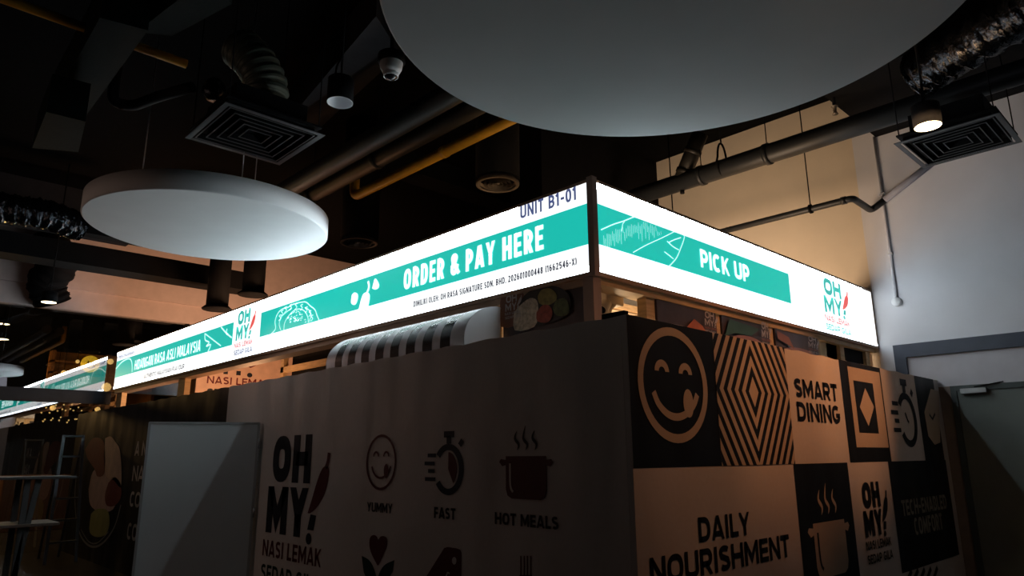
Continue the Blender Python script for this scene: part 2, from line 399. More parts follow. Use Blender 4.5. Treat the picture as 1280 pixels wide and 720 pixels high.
# ---------------------------------------------------------------- the shops' marks
def logo(pl, box, parent, dark, red, small1, small2, lift=0.004, t=0.29):
    a = Art(pl, lift, box)
    a.text('OH', 0.08, 0.675, 0.76, 1.0, t, 0.10); a.text('MY', 0.03, 0.325, 0.74, 0.645, t, 0.10)
    a.fill([(0.76, 0.38), (0.86, 0.38), (0.89, 0.475), (0.80, 0.48)]); a.ell(0.79, 0.325, 0.045, 0.036)
    a.build('printed_logo', dark, parent)
    b = Art(pl, lift, box)
    b.fill(curve_pts([(0.75, 0.485), (0.80, 0.488), (0.90, 0.53), (0.99, 0.60), (1.035, 0.67), (1.055, 0.755), (1.03, 0.785), (0.97, 0.785), (0.92, 0.75), (0.865, 0.675), (0.81, 0.58), (0.76, 0.50)], 5) )
    b.stroke(curve_pts([(1.0, 0.775), (1.03, 0.82), (1.04, 0.875)], 4), 0.045 * (box[2] - box[0]))
    b.build('printed_chili', red, parent)
    Art(pl, lift, box).text('NASI LEMAK', 0, 0.165, 1.0, 0.275, 0.19).build('lettering', small1, parent)
    Art(pl, lift, box).text('SEDAP GILA', 0, 0.0, 1.0, 0.11, 0.19).build('lettering', small2, parent)

def smiley(pl, box, parent, m, w, lift=0.006):
    a = Art(pl, lift, box); du, dv = box[2] - box[0], box[3] - box[1]
    a.ring(0.5, 0.5, 0.5, 0.5, w / du, w / dv)
    for cx in (0.33, 0.67): a.ring(cx, 0.60, 0.10, 0.10, 0.8 * w / du, 0.8 * w / dv, 0.0, PI, 16)
    a.stroke(curve_pts([(0.20, 0.42), (0.26, 0.32), (0.38, 0.24), (0.52, 0.22), (0.66, 0.26), (0.77, 0.34), (0.83, 0.43)], 6), w * 0.85)
    a.build('smiley_icon', m, parent)
    b = Art(pl, lift + 0.0015, box); b.ell(0.685, 0.345, 0.075, 0.125, n=24); b.build('smiley_tongue', m, parent)

def stopwatch(pl, box, parent, m, wedge, lift=0.003):
    a = Art(pl, lift, box)
    a.ring(0.62, 0.40, 0.38, 0.40, 0.12, 0.10, -PI * 0.80, PI * 0.80)
    a.rect(0.50, 0.90, 0.76, 1.0); a.rect(0.57, 0.80, 0.69, 0.92)
    a.fill([(0.86, 0.80), (0.93, 0.74), (1.0, 0.82), (0.93, 0.88)])
    for v, u0, u1 in ((0.62, 0.08, 0.30), (0.49, 0.0, 0.27), (0.37, 0.10, 0.27), (0.24, 0.02, 0.30)): a.rect(u0, v - 0.03, u1, v + 0.03)
    a.build('stopwatch_icon', m, parent)
    b = Art(pl, lift, box)
    if wedge:
        b.fill([(0.62, 0.40)] + [(0.62 + 0.22 * math.cos(t), 0.40 + 0.27 * math.sin(t)) for t in [PI / 2 - k * PI * 0.8 / 10 for k in range(11)]])
        b.build('stopwatch_wedge', wedge, parent)
    else:
        b.stroke([(0.55, 0.50), (0.62, 0.38), (0.66, 0.36)], 0.03); b.build('stopwatch_hand', m, parent)

def pot(pl, box, parent, m, steam, hi, lift=0.004):
    a = Art(pl, lift, box)
    a.fill([(0.13, 0.58), (0.88, 0.58), (0.88, 0.12), (0.85, 0.04), (0.78, 0.0), (0.24, 0.0), (0.16, 0.04), (0.13, 0.12)])
    a.fill([(0.13, 0.46), (0.06, 0.44), (0.0, 0.50), (0.03, 0.54), (0.13, 0.53)]); a.fill([(0.88, 0.46), (0.95, 0.44), (1.0, 0.50), (0.97, 0.54), (0.88, 0.53)])
    a.build('pot_icon', m, parent)
    b = Art(pl, lift, box)
    for cx, h in ((0.33, 0.93), (0.49, 1.0), (0.66, 0.93)):
        b.stroke(curve_pts([(cx + 0.02, 0.66), (cx + 0.05, 0.74), (cx - 0.02, 0.83), (cx + 0.02, h)], 6), 0.045 * (box[2] - box[0]), True)
    b.build('steam_icon', steam, parent)
    c = Art(pl, lift + 0.0015, box)
    c.stroke(curve_pts([(0.215, 0.48), (0.215, 0.25), (0.23, 0.14), (0.27, 0.09)], 5), 0.035 * (box[2] - box[0])); c.build('pot_highlight', hi, parent)

def pxbox(pl, l, r, t, b, yl=None):
    """box on a plane from four edge points"""
    return (pl.uv(*l)[0], pl.uv(*b)[1], pl.uv(*r)[0], pl.uv(*t)[1])

# ================================================================ SETTING
XW, YG, ZC = 9.4, 15.4, 6.4
struct(MB().box(-9, 12, -5, 27, -0.15, 0).build('floor', M_FLOOR))
struct(MB().box(-9, 12, -5, 27, ZC, ZC + 0.15).build('ceiling', M_CEIL))
struct(MB().box(XW, XW + 0.2, -5, 3.16, 0, ZC).build('wall_right', M_WALL))
struct(MB().box(XW, XW + 0.2, 3.16, 6.3, 0, ZC).build('wall_right_rear', M_WALLWARM))
struct(MB().box(XW, XW + 0.2, 6.3, 27, 0, ZC).build('wall_right_far', M_DARKWALL))
struct(MB().box(-9.2, -9, -5, 27, 0, ZC).build('wall_left', M_DARKWALL))
struct(MB().box(-9, 12, -5.2, -5, 0, ZC).build('wall_front', M_DARKWALL))
struct(MB().box(-9, 12, 27, 27.2, 0, ZC).build('wall_back', M_DARKWALL))
# bulkhead above the shopfront glass, with a lower lip
b = MB().box(-9, XW, YG - 0.12, YG + 0.25, 4.78, ZC); struct(b.build('trim_1', M_BULK))
b = MB().box(-9, XW, YG - 0.05, YG + 0.2, 4.39, 4.78); struct(b.build('trim_2', M_BULK))
# soffit along the right wall
struct(MB().box(7.55, XW, -5, 2.86, 5.66, ZC).build('trim_3', M_BLACK))
struct(MB().box(6.6, XW, 6.28, 6.9, 4.3, ZC).build('trim_4', M_BLACK))
# shopfront
w = thing('window_1', 'tall dark shopfront glass at the far left reflecting the sign', 'window', (0, YG, 0)); del w['category']; w['kind'] = 'structure'
MB().box(-9, XW, YG + 0.04, YG + 0.05, 0, 4.39).build('pane', glass('shopfront glass', 0.33), w)
f = MB()
for x in (-5.5, -2.2, 5.2): f.box(x - 0.035, x + 0.035, YG, YG + 0.1, 0, 4.39)
f.build('mullion', M_BLACK, w)
z_t = ony(60, 494, YG).z
MB().box(-9, 3.9, YG - 0.03, YG + 0.1, z_t - 0.12, z_t + 0.12).build('transom', mat('grey-blue transom', (0.016, 0.019, 0.025), 0.7, spec=0.1), w)
# door in the right wall
d = thing('door_1', 'grey-green door in a wide dark blue frame at the right', 'door', (XW, 0, 0)); del d['category']; d['kind'] = 'structure'
fr = MB(); T = 0.05
fr.box(XW - T, XW, -1.5, 2.98, 2.74, 2.90); fr.box(XW - T, XW, 2.85, 2.98, 0, 2.74)
fr.build('frame', M_FRAMEBLUE, d)
pn = MB().box(XW - 0.012, XW, -1.5, 2.85, 2.36, 2.74); pn.build('transom_panel', M_TRANSOM, d)
MB().box(XW - 0.012, XW, 2.43, 2.85, 0, 2.36).build('side_panel', mat('side panel darkened for shade', (0.24, 0.18, 0.15), 0.7), d)  # light panel darkened, the shade behind the hoarding is in its colour
lf = MB().box(XW - 0.02, XW, 0.35, 2.37, 0.01, 2.30); lf.build('leaf', M_DOOR, d)
lf = MB().box(XW - 0.04, XW, 0.3, 2.43, 2.30, 2.36); lf.box(XW - 0.04, XW, 2.37, 2.43, 0, 2.30); lf.build('leaf_frame', mat('dark teal door frame', (0.05, 0.065, 0.065), 0.5), d)
c = onx(1218, 489, XW)
cl = MB().box(XW - 0.10, XW - 0.02, c.y - 0.14, c.y + 0.12, c.z - 0.03, c.z + 0.03); cb = cl.build('door_closer', M_STEEL, d, 0.006)
MB().bar((XW - 0.08, c.y - 0.02, c.z + 0.04), (XW - 0.03, c.y - 0.30, c.z + 0.085), 0.025, 0.012).build('arm', M_BLACK, cb)

# ================================================================ ILLUMINATED FASCIA
SX, SY, Z0, Z1, TH = 3.86, 3.16, 2.90, 3.62, 0.28
YE, XE = 15.1, 9.36
PLL, PLR = Plane('x', SX), Plane('y', SY)
u_unit = PLL.uv(648, 255)[0]
sg = thing('fascia_sign', 'long white and teal illuminated fascia reading ORDER & PAY HERE', 'sign', (SX, 3.2, Z0))
MB().box(SX, SX + TH, SY + 0.06, YE, Z0 + 0.015, Z1 - 0.015).build('light_box', M_PLASTIC, sg)
MB().box(SX - 0.003, SX, SY + 0.03, YE, Z0 + 0.012, Z1 - 0.012).build('lit_face', M_WHITE, sg)
rw = MB().box(SX - 0.005, SX, -u_unit, YE, Z1 - 0.065, Z1 - 0.012)
rw.build('added_glow_strip', M_ROW, sg)
MB().box(SX - 0.005, SX, SY + 0.03, YE, Z0 + 0.012, Z0 + 0.055).build('added_glow_strip', M_ROWLOW, sg)
ed = MB().box(SX - 0.006, SX + TH, SY + 0.03, YE + 0.02, Z0 - 0.02, Z0 + 0.012); ed.box(SX - 0.006, SX + TH, SY + 0.03, YE + 0.02, Z1 - 0.012, Z1 + 0.012); ed.box(SX - 0.006, SX + TH, YE, YE + 0.02, Z0, Z1)
ed.build('edge_frame', M_SOFFIT, sg)
MB().box(SX - 0.025, SX + 0.03, SY - 0.025, SY + 0.03, Z0 - 0.03, Z1 + 0.02).build('corner_post', M_POST, sg)
u = PLL.uv
def band(pl, lt, lb, rt, rb, parent, clampr=None):
    P = [u_ for u_ in (pl.uv(*lb), pl.uv(*rb), pl.uv(*rt), pl.uv(*lt))]
    vb = (P[0][1] + P[1][1]) / 2; vt = (P[2][1] + P[3][1]) / 2; u0 = (P[0][0] + P[3][0]) / 2; u1 = (P[1][0] + P[2][0]) / 2
    if clampr is not None: u1 = clampr
    Art(pl, 0.006).rect(u0, vb, u1, vt).build('colour_band', M_TEAL, parent); return u0, vb, u1, vt
BD1 = band(PLL, (327.5, 393.7), (324.5, 423.5), (737, 249), (738, 301.5), sg, -(SY + 0.035))
VB, VT = BD1[1], BD1[3]
u0, u1 = -YE + 0.01, (u(292.7, 405.7)[0] + u(290.3, 433.5)[0]) / 2
Art(PLL, 0.006).rect(u0, VB, u1, VT).build('colour_band', M_TEAL, sg)
def ptext(pl, body, parent, m, bl, tl, br, tr, t=0.18, lift=0.010, gap=0.13):
    a, b_, c_, d_ = pl.uv(*bl), pl.uv(*tl), pl.uv(*br), pl.uv(*tr)
    Art(pl, lift).text(body, (a[0] + b_[0]) / 2, (a[1] + c_[1]) / 2, (c_[0] + d_[0]) / 2, (b_[1] + d_[1]) / 2, t, gap).build('lettering', m, parent)
ptext(PLL, 'ORDER & PAY HERE', sg, M_WHITE, (506, 363), (505.5, 337), (681, 311), (679.5, 282), 0.21, 0.010)
ptext(PLL, 'UNIT B1-01', sg, M_NAVY, (652, 273.5), (651, 258), (722, 250), (721, 233.5), 0.19, 0.010)
ptext(PLL, 'DIMILIKI OLEH: OH RASA SIGNATURE SDN. BHD. 202601000448 (1662546-X)', sg, M_GREY, (518, 384), (518, 377), (722, 331), (722, 322), 0.19, 0.010)
ptext(PLL, 'HIDANGAN RASA ASLI MALAYSIA', sg, M_WHITE, (169, 461.5), (169.5, 450), (251, 440), (251.5, 425.5), 0.15, 0.010)
ptext(PLL, 'MENU HIDANGAN', sg, M_NAVY, (149, 448), (149.3, 443.5), (168.5, 442.5), (168.7, 437.5), 0.2, 0.010)
ptext(PLL, 'AUTHENTIC MALAYSIAN FLAVOUR', sg, M_GREY, (180.5, 473.5), (180.8, 468.5), (231, 460.5), (231.5, 454.5), 0.2, 0.010)
logo(PLL, (u(295.5, 415)[0], u(308, 441)[1], u(318, 410)[0], u(303, 388)[1]), sg, M_LTEAL, M_RED, M_PINK, M_NAVY, 0.010, 0.27)
# line drawings on the band: nasi lemak parcel, chili pair, leaves
def pxs(pl, pts): return [pl.uv(*p) for p in pts]
def z8(pts): return [(310 + x / 5.145, 330 + y / 5.145) for x, y in pts]       # crop coordinates of the drawing
a = Art(PLL, 0.010); LW = 0.009
a.stroke(pxs(PLL, z8(curve_pts([(235, 430), (240, 380), (265, 335), (300, 300), (335, 290), (370, 305), (390, 345), (392, 380)], 4))), LW)
a.stroke(pxs(PLL, z8(curve_pts([(140, 462), (180, 420), (178, 370), (195, 320), (225, 290), (260, 280), (290, 262), (330, 250), (375, 245), (405, 270), (435, 295), (448, 330), (465, 370)], 4))), LW * 1.3)
a.stroke(pxs(PLL, z8(curve_pts([(215, 425), (205, 385), (220, 340), (245, 315), (285, 285)], 4))), LW)
a.stroke(pxs(PLL, z8(curve_pts([(395, 375), (410, 335), (400, 300), (370, 280)], 4))), LW)
random.seed(3)
for k in range(9):
    t = PI * (0.06 + 0.98 * k / 9); cx, cy = 312 + 105 * math.cos(t), 372 - 92 * math.sin(t)
    a.stroke(pxs(PLL, z8(curve_pts([(cx - 8, cy + 14), (cx + 6, cy - 4), (cx - 6, cy - 18), (cx + 9, cy - 26)], 3))), LW)
for k in range(46):
    t = random.random() * PI; q = random.random() ** 0.5; x, y = 318 + 62 * q * math.cos(t), 378 - 74 * q * math.sin(t)
    a.stroke(pxs(PLL, z8([(x - 3, y), (x + 4, y - 3)])), LW)
a.build('parcel_drawing', M_LINE, sg)
a = Art(PLL, 0.010)
a.stroke(pxs(PLL, z8(curve_pts([(465, 372), (500, 375), (520, 395), (540, 425), (535, 448), (500, 455)], 4))), 0.006)
a.stroke(pxs(PLL, z8(curve_pts([(400, 425), (430, 420), (450, 440), (440, 460)], 4))), 0.006)
a.stroke(pxs(PLL, z8(curve_pts([(640, 355), (632, 380), (665, 390), (715, 370), (720, 340)], 4))), 0.006)
a.build('faint_drawing', M_FAINT, sg)
a = Art(PLL, 0.010)
a.fill(pxs(PLL, z8(curve_pts([(712, 310), (722, 270), (735, 220), (748, 192), (770, 184), (786, 196), (786, 230), (776, 284)], 4))))
a.stroke(pxs(PLL, z8(curve_pts([(768, 190), (780, 160), (782, 135), (777, 112)], 5))), 0.03)
a.fill(pxs(PLL, z8(curve_pts([(672, 200), (690, 184), (710, 195), (710, 225), (700, 255), (684, 264), (668, 250), (670, 222)], 4))))
a.fill(pxs(PLL, z8(curve_pts([(803, 158), (810, 130), (818, 100), (828, 96), (838, 112), (848, 135), (842, 156), (822, 166)], 4))))
a.build('chili_drawing', M_WHITE, sg)
def zb(pts): return [(130 + x / 5.145, 360 + y / 5.145) for x, y in pts]
a = Art(PLL, 0.010)
a.stroke(pxs(PLL, zb(curve_pts([(653, 292), (655, 335), (680, 350), (662, 375), (690, 365), (672, 410)], 4))), 0.02)
a.stroke(pxs(PLL, zb(curve_pts([(655, 295), (700, 330), (755, 372)], 4))), 0.015)
a.stroke(pxs(PLL, zb(curve_pts([(757, 252), (790, 290), (825, 320)], 4))), 0.02); a.stroke(pxs(PLL, zb([(795, 262), (790, 290), (800, 300)])), 0.02)
a.stroke(pxs(PLL, zb(curve_pts([(80, 520), (120, 475), (165, 455), (182, 480), (184, 540)], 4))), 0.02)
a.build('leaf_drawing', M_LINE, sg)

sr = thing('fascia_sign', 'short white and teal illuminated fascia reading PICK UP', 'sign', (SX + 0.1, SY, Z0))
MB().box(SX + 0.06, XE, SY, SY + TH, Z0 + 0.015, Z1 - 0.015).build('light_box', M_PLASTIC, sr)
MB().box(SX + 0.03, XE, SY - 0.003, SY, Z0 + 0.012, Z1 - 0.012).build('lit_face', M_WHITE, sr)
rw = MB().box(SX + 0.03, XE - 0.3, SY - 0.005, SY, Z1 - 0.06, Z1 - 0.012)
rw.build('added_glow_strip', M_ROW, sr)
MB().box(SX + 0.03, XE, SY - 0.005, SY, Z0 + 0.012, Z0 + 0.042).build('added_glow_strip', M_ROWLOW, sr)
ed = MB().box(SX + 0.03, XE + 0.01, SY - 0.006, SY + TH, Z0 - 0.02, Z0 + 0.012); ed.box(SX + 0.03, XE + 0.01, SY - 0.006, SY + TH, Z1 - 0.012, Z1 + 0.012); ed.box(XE, XE + 0.01, SY - 0.006, SY + TH, Z0, Z1)
ed.build('edge_frame', M_SOFFIT, sr)
uR = (PLR.uv(985, 341)[0] + PLR.uv(988, 380)[0]) / 2
Art(PLR, 0.006).rect(SX + 0.035, VB, uR, VT).build('colour_band', M_TEAL, sr)
ptext(PLR, 'PICK UP', sr, M_WHITE, (875.5, 334), (873.5, 312), (936, 353.5), (935, 332), 0.22, 0.010)
logo(PLR, pxbox(PLR, (1028.5, 380), (1059, 385), (1027.5, 346), (1033, 411.5)), sr, M_LTEAL, M_RED, M_PINK, M_LTEAL, 0.010, 0.27)
def zr(pts): return [(740 + x / 3, 200 + y / 3) for x, y in pts]
a = Art(PLR, 0.010); LW = 0.006
a.stroke(pxs(PLR, zr(curve_pts([(30, 263), (75, 243), (115, 230), (160, 213), (215, 205), (255, 202)], 5))), LW * 1.3)
a.stroke(pxs(PLR, zr(curve_pts([(150, 348), (200, 320), (265, 290), (320, 262)], 5))), LW)
a.stroke(pxs(PLR, zr(curve_pts([(340, 262), (343, 290), (330, 330), (312, 370), (285, 400)], 5))), LW * 1.3)
for p in (((278, 305), (300, 325), (322, 338)), ((268, 345), (288, 360), (302, 372)), ((285, 310), (305, 300), (330, 292))): a.stroke(pxs(PLR, zr(curve_pts(p, 4))), LW * 1.3)
a.stroke(pxs(PLR, zr([(107, 268), (112, 240), (118, 232)])), LW)
for k in range(34):
    x = 40 + 6.5 * k; yb = 348 - 0.46 * max(0, x - 120); yt = 262 - 0.30 * (x - 40) + random.random() * 14
    if x > 150: yt = max(yt, 214 + 0.35 * (x - 150)); 
    y0_ = yt + random.random() * 25; y1_ = min(yb - 6, y0_ + 20 + random.random() * 50)
    if y1_ > y0_ + 4: a.stroke(pxs(PLR, zr([(x, y0_), (x + 2, y1_)])), 0.0025)
a.build('leaf_drawing', M_LINE, sr)
a = Art(PLR, 0.010)
a.stroke(pxs(PLR, zr(curve_pts([(255, 202), (300, 208), (330, 232), (343, 262)], 5))), 0.006)
a.stroke(pxs(PLR, zr(curve_pts([(285, 400), (262, 422), (232, 435), (200, 455)], 5))), 0.006); a.stroke(pxs(PLR, zr(curve_pts([(175, 375), (200, 410), (232, 435)], 5))), 0.006)
a.build('faint_drawing', M_FAINT, sr)

# ================================================================ HOARDING
HX, HY, HZ = 3.40, 2.55, 2.44
YJ = 8.45
PHL, PHR = Plane('x', HX), Plane('y', HY)
def cloth_wall(name, p0, p1, mats, parent, matfun=None, zt=HZ):
    """cloth stretched on a frame, front skin only a little uneven; with thickness"""
    p0, p1 = Vector(p0), Vector(p1); L_ = (p1 - p0).length; d = (p1 - p0).normalized(); nrm = Vector((d.y, -d.x, 0))
    n = max(2, int(L_ / 0.12)); m_ = 20; mb = MB()
    V = []
    for back in (0, 1):
        for j in range(m_ + 1):
            for i in range(n + 1):
                t = i / n; z = zt * j / m_
                if j == m_: z += 0.006 * math.sin(i * 1.7) - 0.006
                V.append(p0 + d * (L_ * t) - nrm * (0.04 * back) + Vector((0, 0, z)))
    q = (n + 1) * (m_ + 1); Fs = []
    for j in range(m_):
        for i in range(n):
            a = j * (n + 1) + i; Fs.append((a, a + 1, a + n + 2, a + n + 1)); Fs.append((q + a, q + a + n + 1, q + a + n + 2, q + a + 1))
    for i in range(n):
        a = m_ * (n + 1) + i; Fs.append((a, a + 1, q + a + 1, q + a)); Fs.append((i, q + i, q + i + 1, i + 1))
    for j in range(m_):
        a = j * (n + 1); Fs.append((a, a + n + 1, q + a + n + 1, q + a)); a += n; Fs.append((a, q + a, q + a + n + 1, a + n + 1))
    mb.add(V, Fs); return mb.build(name, mats, parent)

hl = thing('hoarding_banner', 'off-white banner hoarding with rows of dark and maroon food icons, facing left', 'banner', (HX, 5.5, 0))
cloth_wall('banner_cloth', (HX, YJ, 0), (HX, HY + 0.042, 0), BANNER, hl)
uL = PHL.uv
logo(PHL, (uL(329, 680)[0], uL(326, 722)[1] - 0.02, uL(402, 690)[0], uL(350, 545)[1]), hl, INK, MAROON, MAROON, LEAFINK, 0.003)
smiley(PHL, pxbox(PHL, (458.5, 578), (496, 578), (478, 543), (477, 613)), hl, MAROON, 0.022)
ptext(PHL, 'YUMMY', hl, INK, (459.5, 640), (459, 628), (490.5, 641), (491, 629), 0.2, 0.004)
stopwatch(PHL, pxbox(PHL, (531, 580), (580, 580), (560, 539), (560, 619)), hl, NAVYINK, MAROON)
ptext(PHL, 'FAST', hl, INK, (542.5, 648), (543.5, 634), (569.5, 649), (570, 635), 0.22, 0.004)
pot(PHL, pxbox(PHL, (624.5, 580), (692, 580), (655, 532), (655, 624)), hl, MAROON, INK, BANNER)
ptext(PHL, 'HOT MEALS', hl, INK, (619, 655), (619, 640), (698, 662), (698.5, 646), 0.22, 0.004)
def zk(pts): return [(420 + x / 4.571, 640 + y / 4.571) for x, y in pts]
a = Art(PHL, 0.003); a.fill(pxs(PHL, zk(curve_pts([(238, 305), (205, 240), (192, 190), (197, 145), (217, 131), (235, 140), (243, 158), (255, 141), (275, 138), (292, 150), (293, 190), (275, 240), (245, 303)], 4)))); a.build('heart_icon', MAROON, hl)
a = Art(PHL, 0.003)
a.fill(pxs(PHL, zk(curve_pts([(148, 250), (185, 270), (210, 305), (232, 370), (232, 420), (190, 400), (160, 345)], 4)))); a.fill(pxs(PHL, zk(curve_pts([(335, 275), (285, 298), (258, 330), (243, 370), (243, 420), (290, 395), (325, 340)], 4))))
a.build('leaf_icon', LEAFINK, hl)
a = Art(PHL, 0.003); a.fill(pxs(PHL, zk([(620, 205), (640, 200), (690, 207), (712, 215), (718, 232), (716, 470), (640, 560), (440, 480), (520, 365)]))); a.build('price_tag_icon', MAROON, hl)
a = Art(PHL, 0.0045); a.fill(pxs(PHL, zk([(678 + 13 * math.cos(k * PI / 8), 278 + 22 * math.sin(k * PI / 8)) for k in range(16)]))); a.stroke(pxs(PHL, zk([(630, 372), (640, 345), (652, 352)])), 0.012); a.build('price_tag_hole', BANNER, hl)
a = Art(PHL, 0.003)
for x in (1058, 1077, 1095, 1114): a.stroke(pxs(PHL, zk([(x, 250), (x, 380)])), 0.011)
a.fill(pxs(PHL, zk([(1050, 360), (1122, 360), (1118, 430), (1095, 450), (1095, 640), (1077, 640), (1077, 450), (1055, 430)]))); a.build('fork_icon', MAROON, hl)

hb = thing('hoarding_banner', 'black banner hoarding at far left with a food bowl photo and white words', 'banner', (HX, 12, 0))
cloth_wall('banner_cloth', (HX, 15.43, 0), (HX, YJ, 0), BLACKCLOTH, hb)
M_RICE = mat('printed rice', (0.60, 0.42, 0.36), 0.6); M_CUC = mat('printed cucumber', (0.36, 0.36, 0.11), 0.6); M_SAMB = mat('printed sambal', (0.20, 0.035, 0.022), 0.6)
M_EGG = mat('printed fried egg', (0.70, 0.50, 0.36), 0.6); M_PLATE = mat('printed plate rim', (0.30, 0.30, 0.28), 0.5)
def zf(pts): return [(x / 3.6, 520 + y / 3.6) for x, y in pts]
a = Art(PHL, 0.003); a.stroke(pxs(PHL, zf(curve_pts([(345, 260), (338, 360), (345, 470), (370, 550), (415, 588), (465, 570), (515, 500), (545, 400)], 6))), 0.035)
a.stroke(pxs(PHL, zf(curve_pts([(365, 510), (400, 565), (440, 570), (490, 520)], 5))), 0.02); a.build('plate_photo', M_PLATE, hb)
for nm, m, pts in (('rice_photo', M_RICE, [(400, 330), (420, 250), (470, 220), (520, 260), (530, 340), (510, 420), (450, 430), (408, 400)]),
                   ('egg_photo', M_EGG, [(475, 100), (500, 92), (520, 115), (540, 150), (548, 230), (545, 320), (515, 290), (480, 270), (470, 200)]),
                   ('sambal_photo', M_SAMB, [(385, 150), (420, 100), (465, 110), (475, 180), (470, 260), (440, 272), (428, 240), (395, 190)]),
                   ('sambal_photo', M_SAMB, [(490, 300), (520, 275), (545, 310), (545, 370), (515, 405), (480, 400), (475, 350)]),
                   ('cucumber_photo', M_CUC, [(412, 440), (440, 418), (485, 425), (495, 480), (480, 530), (440, 545), (405, 520)])):
    Art(PHL, 0.0045 + (0.002 if nm != 'rice_photo' else 0)).fill(pxs(PHL, zf(curve_pts(pts + [pts[0]], 4)))).build(nm, m, hb)
M_WORD = fabric('grey printed words', (0.62, 0.60, 0.58), 0.6)
for body, bl, tl, br, tr in (('A N', (168.5, 571), (170, 553), (183, 568), (184, 549)), ('NA', (165, 602), (167, 583), (179.5, 601), (181, 581)), ('CO', (162, 634), (163.5, 615), (175, 634), (176.5, 614)), ('CO', (158.5, 676), (160, 655), (171, 675), (172.5, 653))):
    ptext(PHL, body, hb, M_WORD, bl, tl, br, tr, 0.2, 0.003)

hr = thing('hoarding_banner', 'checkered black and cream banner hoarding printed with smiley and SMART DINING', 'banner', (6.4, HY, 0))
XEND = 9.37
cloth_wall('banner_cloth', (HX + 0.0, HY, 0), (XEND, HY, 0), BANNER, hr)
uX = lambda px, py: PHR.uv(px, py)[0]; vZ = lambda px, py: PHR.uv(px, py)[1]
zrow = vZ(992, 580); ztop = HZ - 0.004
xs = [HX, uX(896, 500), uX(988, 520), uX(1056, 520), uX(1107, 520), uX(1149, 520), uX(1180, 540)]
x2 = [HX, uX(998, 650), uX(1067, 650), uX(1119, 650), uX(1190, 650)]
zrow2 = vZ(1130, 716)
def tile(x0, z0, x1, z1, m=BLACKCLOTH, lift=0.002): return Art(PHR, lift).rect(x0, z0, x1, z1).build('printed_tile', m, hr)
tile(xs[0] + 0.002, zrow, xs[1], ztop)                                   # smiley tile
smiley(PHR, pxbox(PHR, (796.5, 480), (883, 480), (835, 409), (846, 554)), hr, CREAMINK, 0.055)
# nested diamonds tile
tile(xs[1], zrow, xs[2], ztop)
cx, cz = uX(941, 490), vZ(941, 490); W2, H2 = xs[2] - xs[1], ztop - zrow
k_ = H2 / 2 / 0.5
a = Art(PHR, 0.004)
def clipdiam(hw):
    """points of diamond |x|/0.62+|z| = hw clipped to the tile"""
    pts = []
    X0, X1, Z0_, Z1_ = xs[1] - cx, xs[2] - cx, zrow - cz, ztop - cz
    poly = [(hw * 0.64, 0), (0, hw), (-hw * 0.64, 0), (0, -hw)]
    def clip(poly, f, inter):
        out = []
        for i in range(len(poly)):
            p, q = poly[i], poly[(i + 1) % len(poly)]
            if f(p): out.append(p)
            if f(p) != f(q): out.append(inter(p, q))
        return out
    def ix(x): return lambda p, q: (x, p[1] + (q[1] - p[1]) * (x - p[0]) / (q[0] - p[0]))
    def iz(z): return lambda p, q: (p[0] + (q[0] - p[0]) * (z - p[1]) / (q[1] - p[1]), z)
    poly = clip(poly, lambda p: p[0] >= X0, ix(X0)); poly = clip(poly, lambda p: p[0] <= X1, ix(X1))
    poly = clip(poly, lambda p: p[1] >= Z0_, iz(Z0_)); poly = clip(poly, lambda p: p[1] <= Z1_, iz(Z1_))
    return [(cx + p[0], cz + p[1]) for p in poly]
for i in range(8, -1, -1):
    for j, m in ((0, CREAMINK), (1, BLACKCLOTH)):
        hw = 0.112 + 0.158 * i - 0.079 * j
        if hw > 0.05:
            a = Art(PHR, 0.003 + (8 - i) * 0.0006 + j * 0.0003); a.fill(clipdiam(hw)); a.build('diamond_print', m, hr)
# SMART DINING
ptext(PHR, 'SMART', hr, INK, (993.5, 496), (992, 473), (1047, 502), (1045, 480), 0.24, 0.004)
ptext(PHR, 'DINING', hr, INK, (997, 526), (995, 502), (1050, 530), (1049, 507.5), 0.24, 0.004)
# framed diamond tile
tile(xs[3], zrow, xs[4], vZ(1056, 449) if vZ(1056, 449) < ztop else ztop)
a = Art(PHR, 0.0035); a.rect(uX(1060, 470), vZ(1066, 559), uX(1099, 470), vZ(1060, 458)); a.build('frame_print', CREAMINK, hr)
a = Art(PHR, 0.005); a.rect(uX(1070, 510), vZ(1076, 541), uX(1094, 510), vZ(1070, 476)); a.build('frame_print', BLACKCLOTH, hr)
cxx, czz = uX(1082.5, 508), vZ(1082.5, 508)
a = Art(PHR, 0.0065); a.fill(pxs(PHR, [(1073.9, 508.7), (1085, 532.5), (1091.7, 508.7), (1080.5, 485)])); a.build('diamond_print', CREAMINK, hr)
# stopwatch and price tag tiles
stopwatch(PHR, pxbox(PHR, (1113, 510), (1143.5, 510), (1128, 474), (1133, 559)), hr, INK, None)
tile(xs[5], zrow, XEND - 0.17, ztop)
a = Art(PHR, 0.004); a.fill(pxs(PHR, [(1155, 515), (1163, 486), (1173, 489), (1175, 553), (1168, 556), (1160, 545)])); a.build('price_tag_icon', CREAMINK, hr)
a = Art(PHR, 0.006); a.stroke(pxs(PHR, [(1161, 518), (1165, 524), (1168, 517)]), 0.03); a.build('price_tag_hole', BLACKCLOTH, hr)
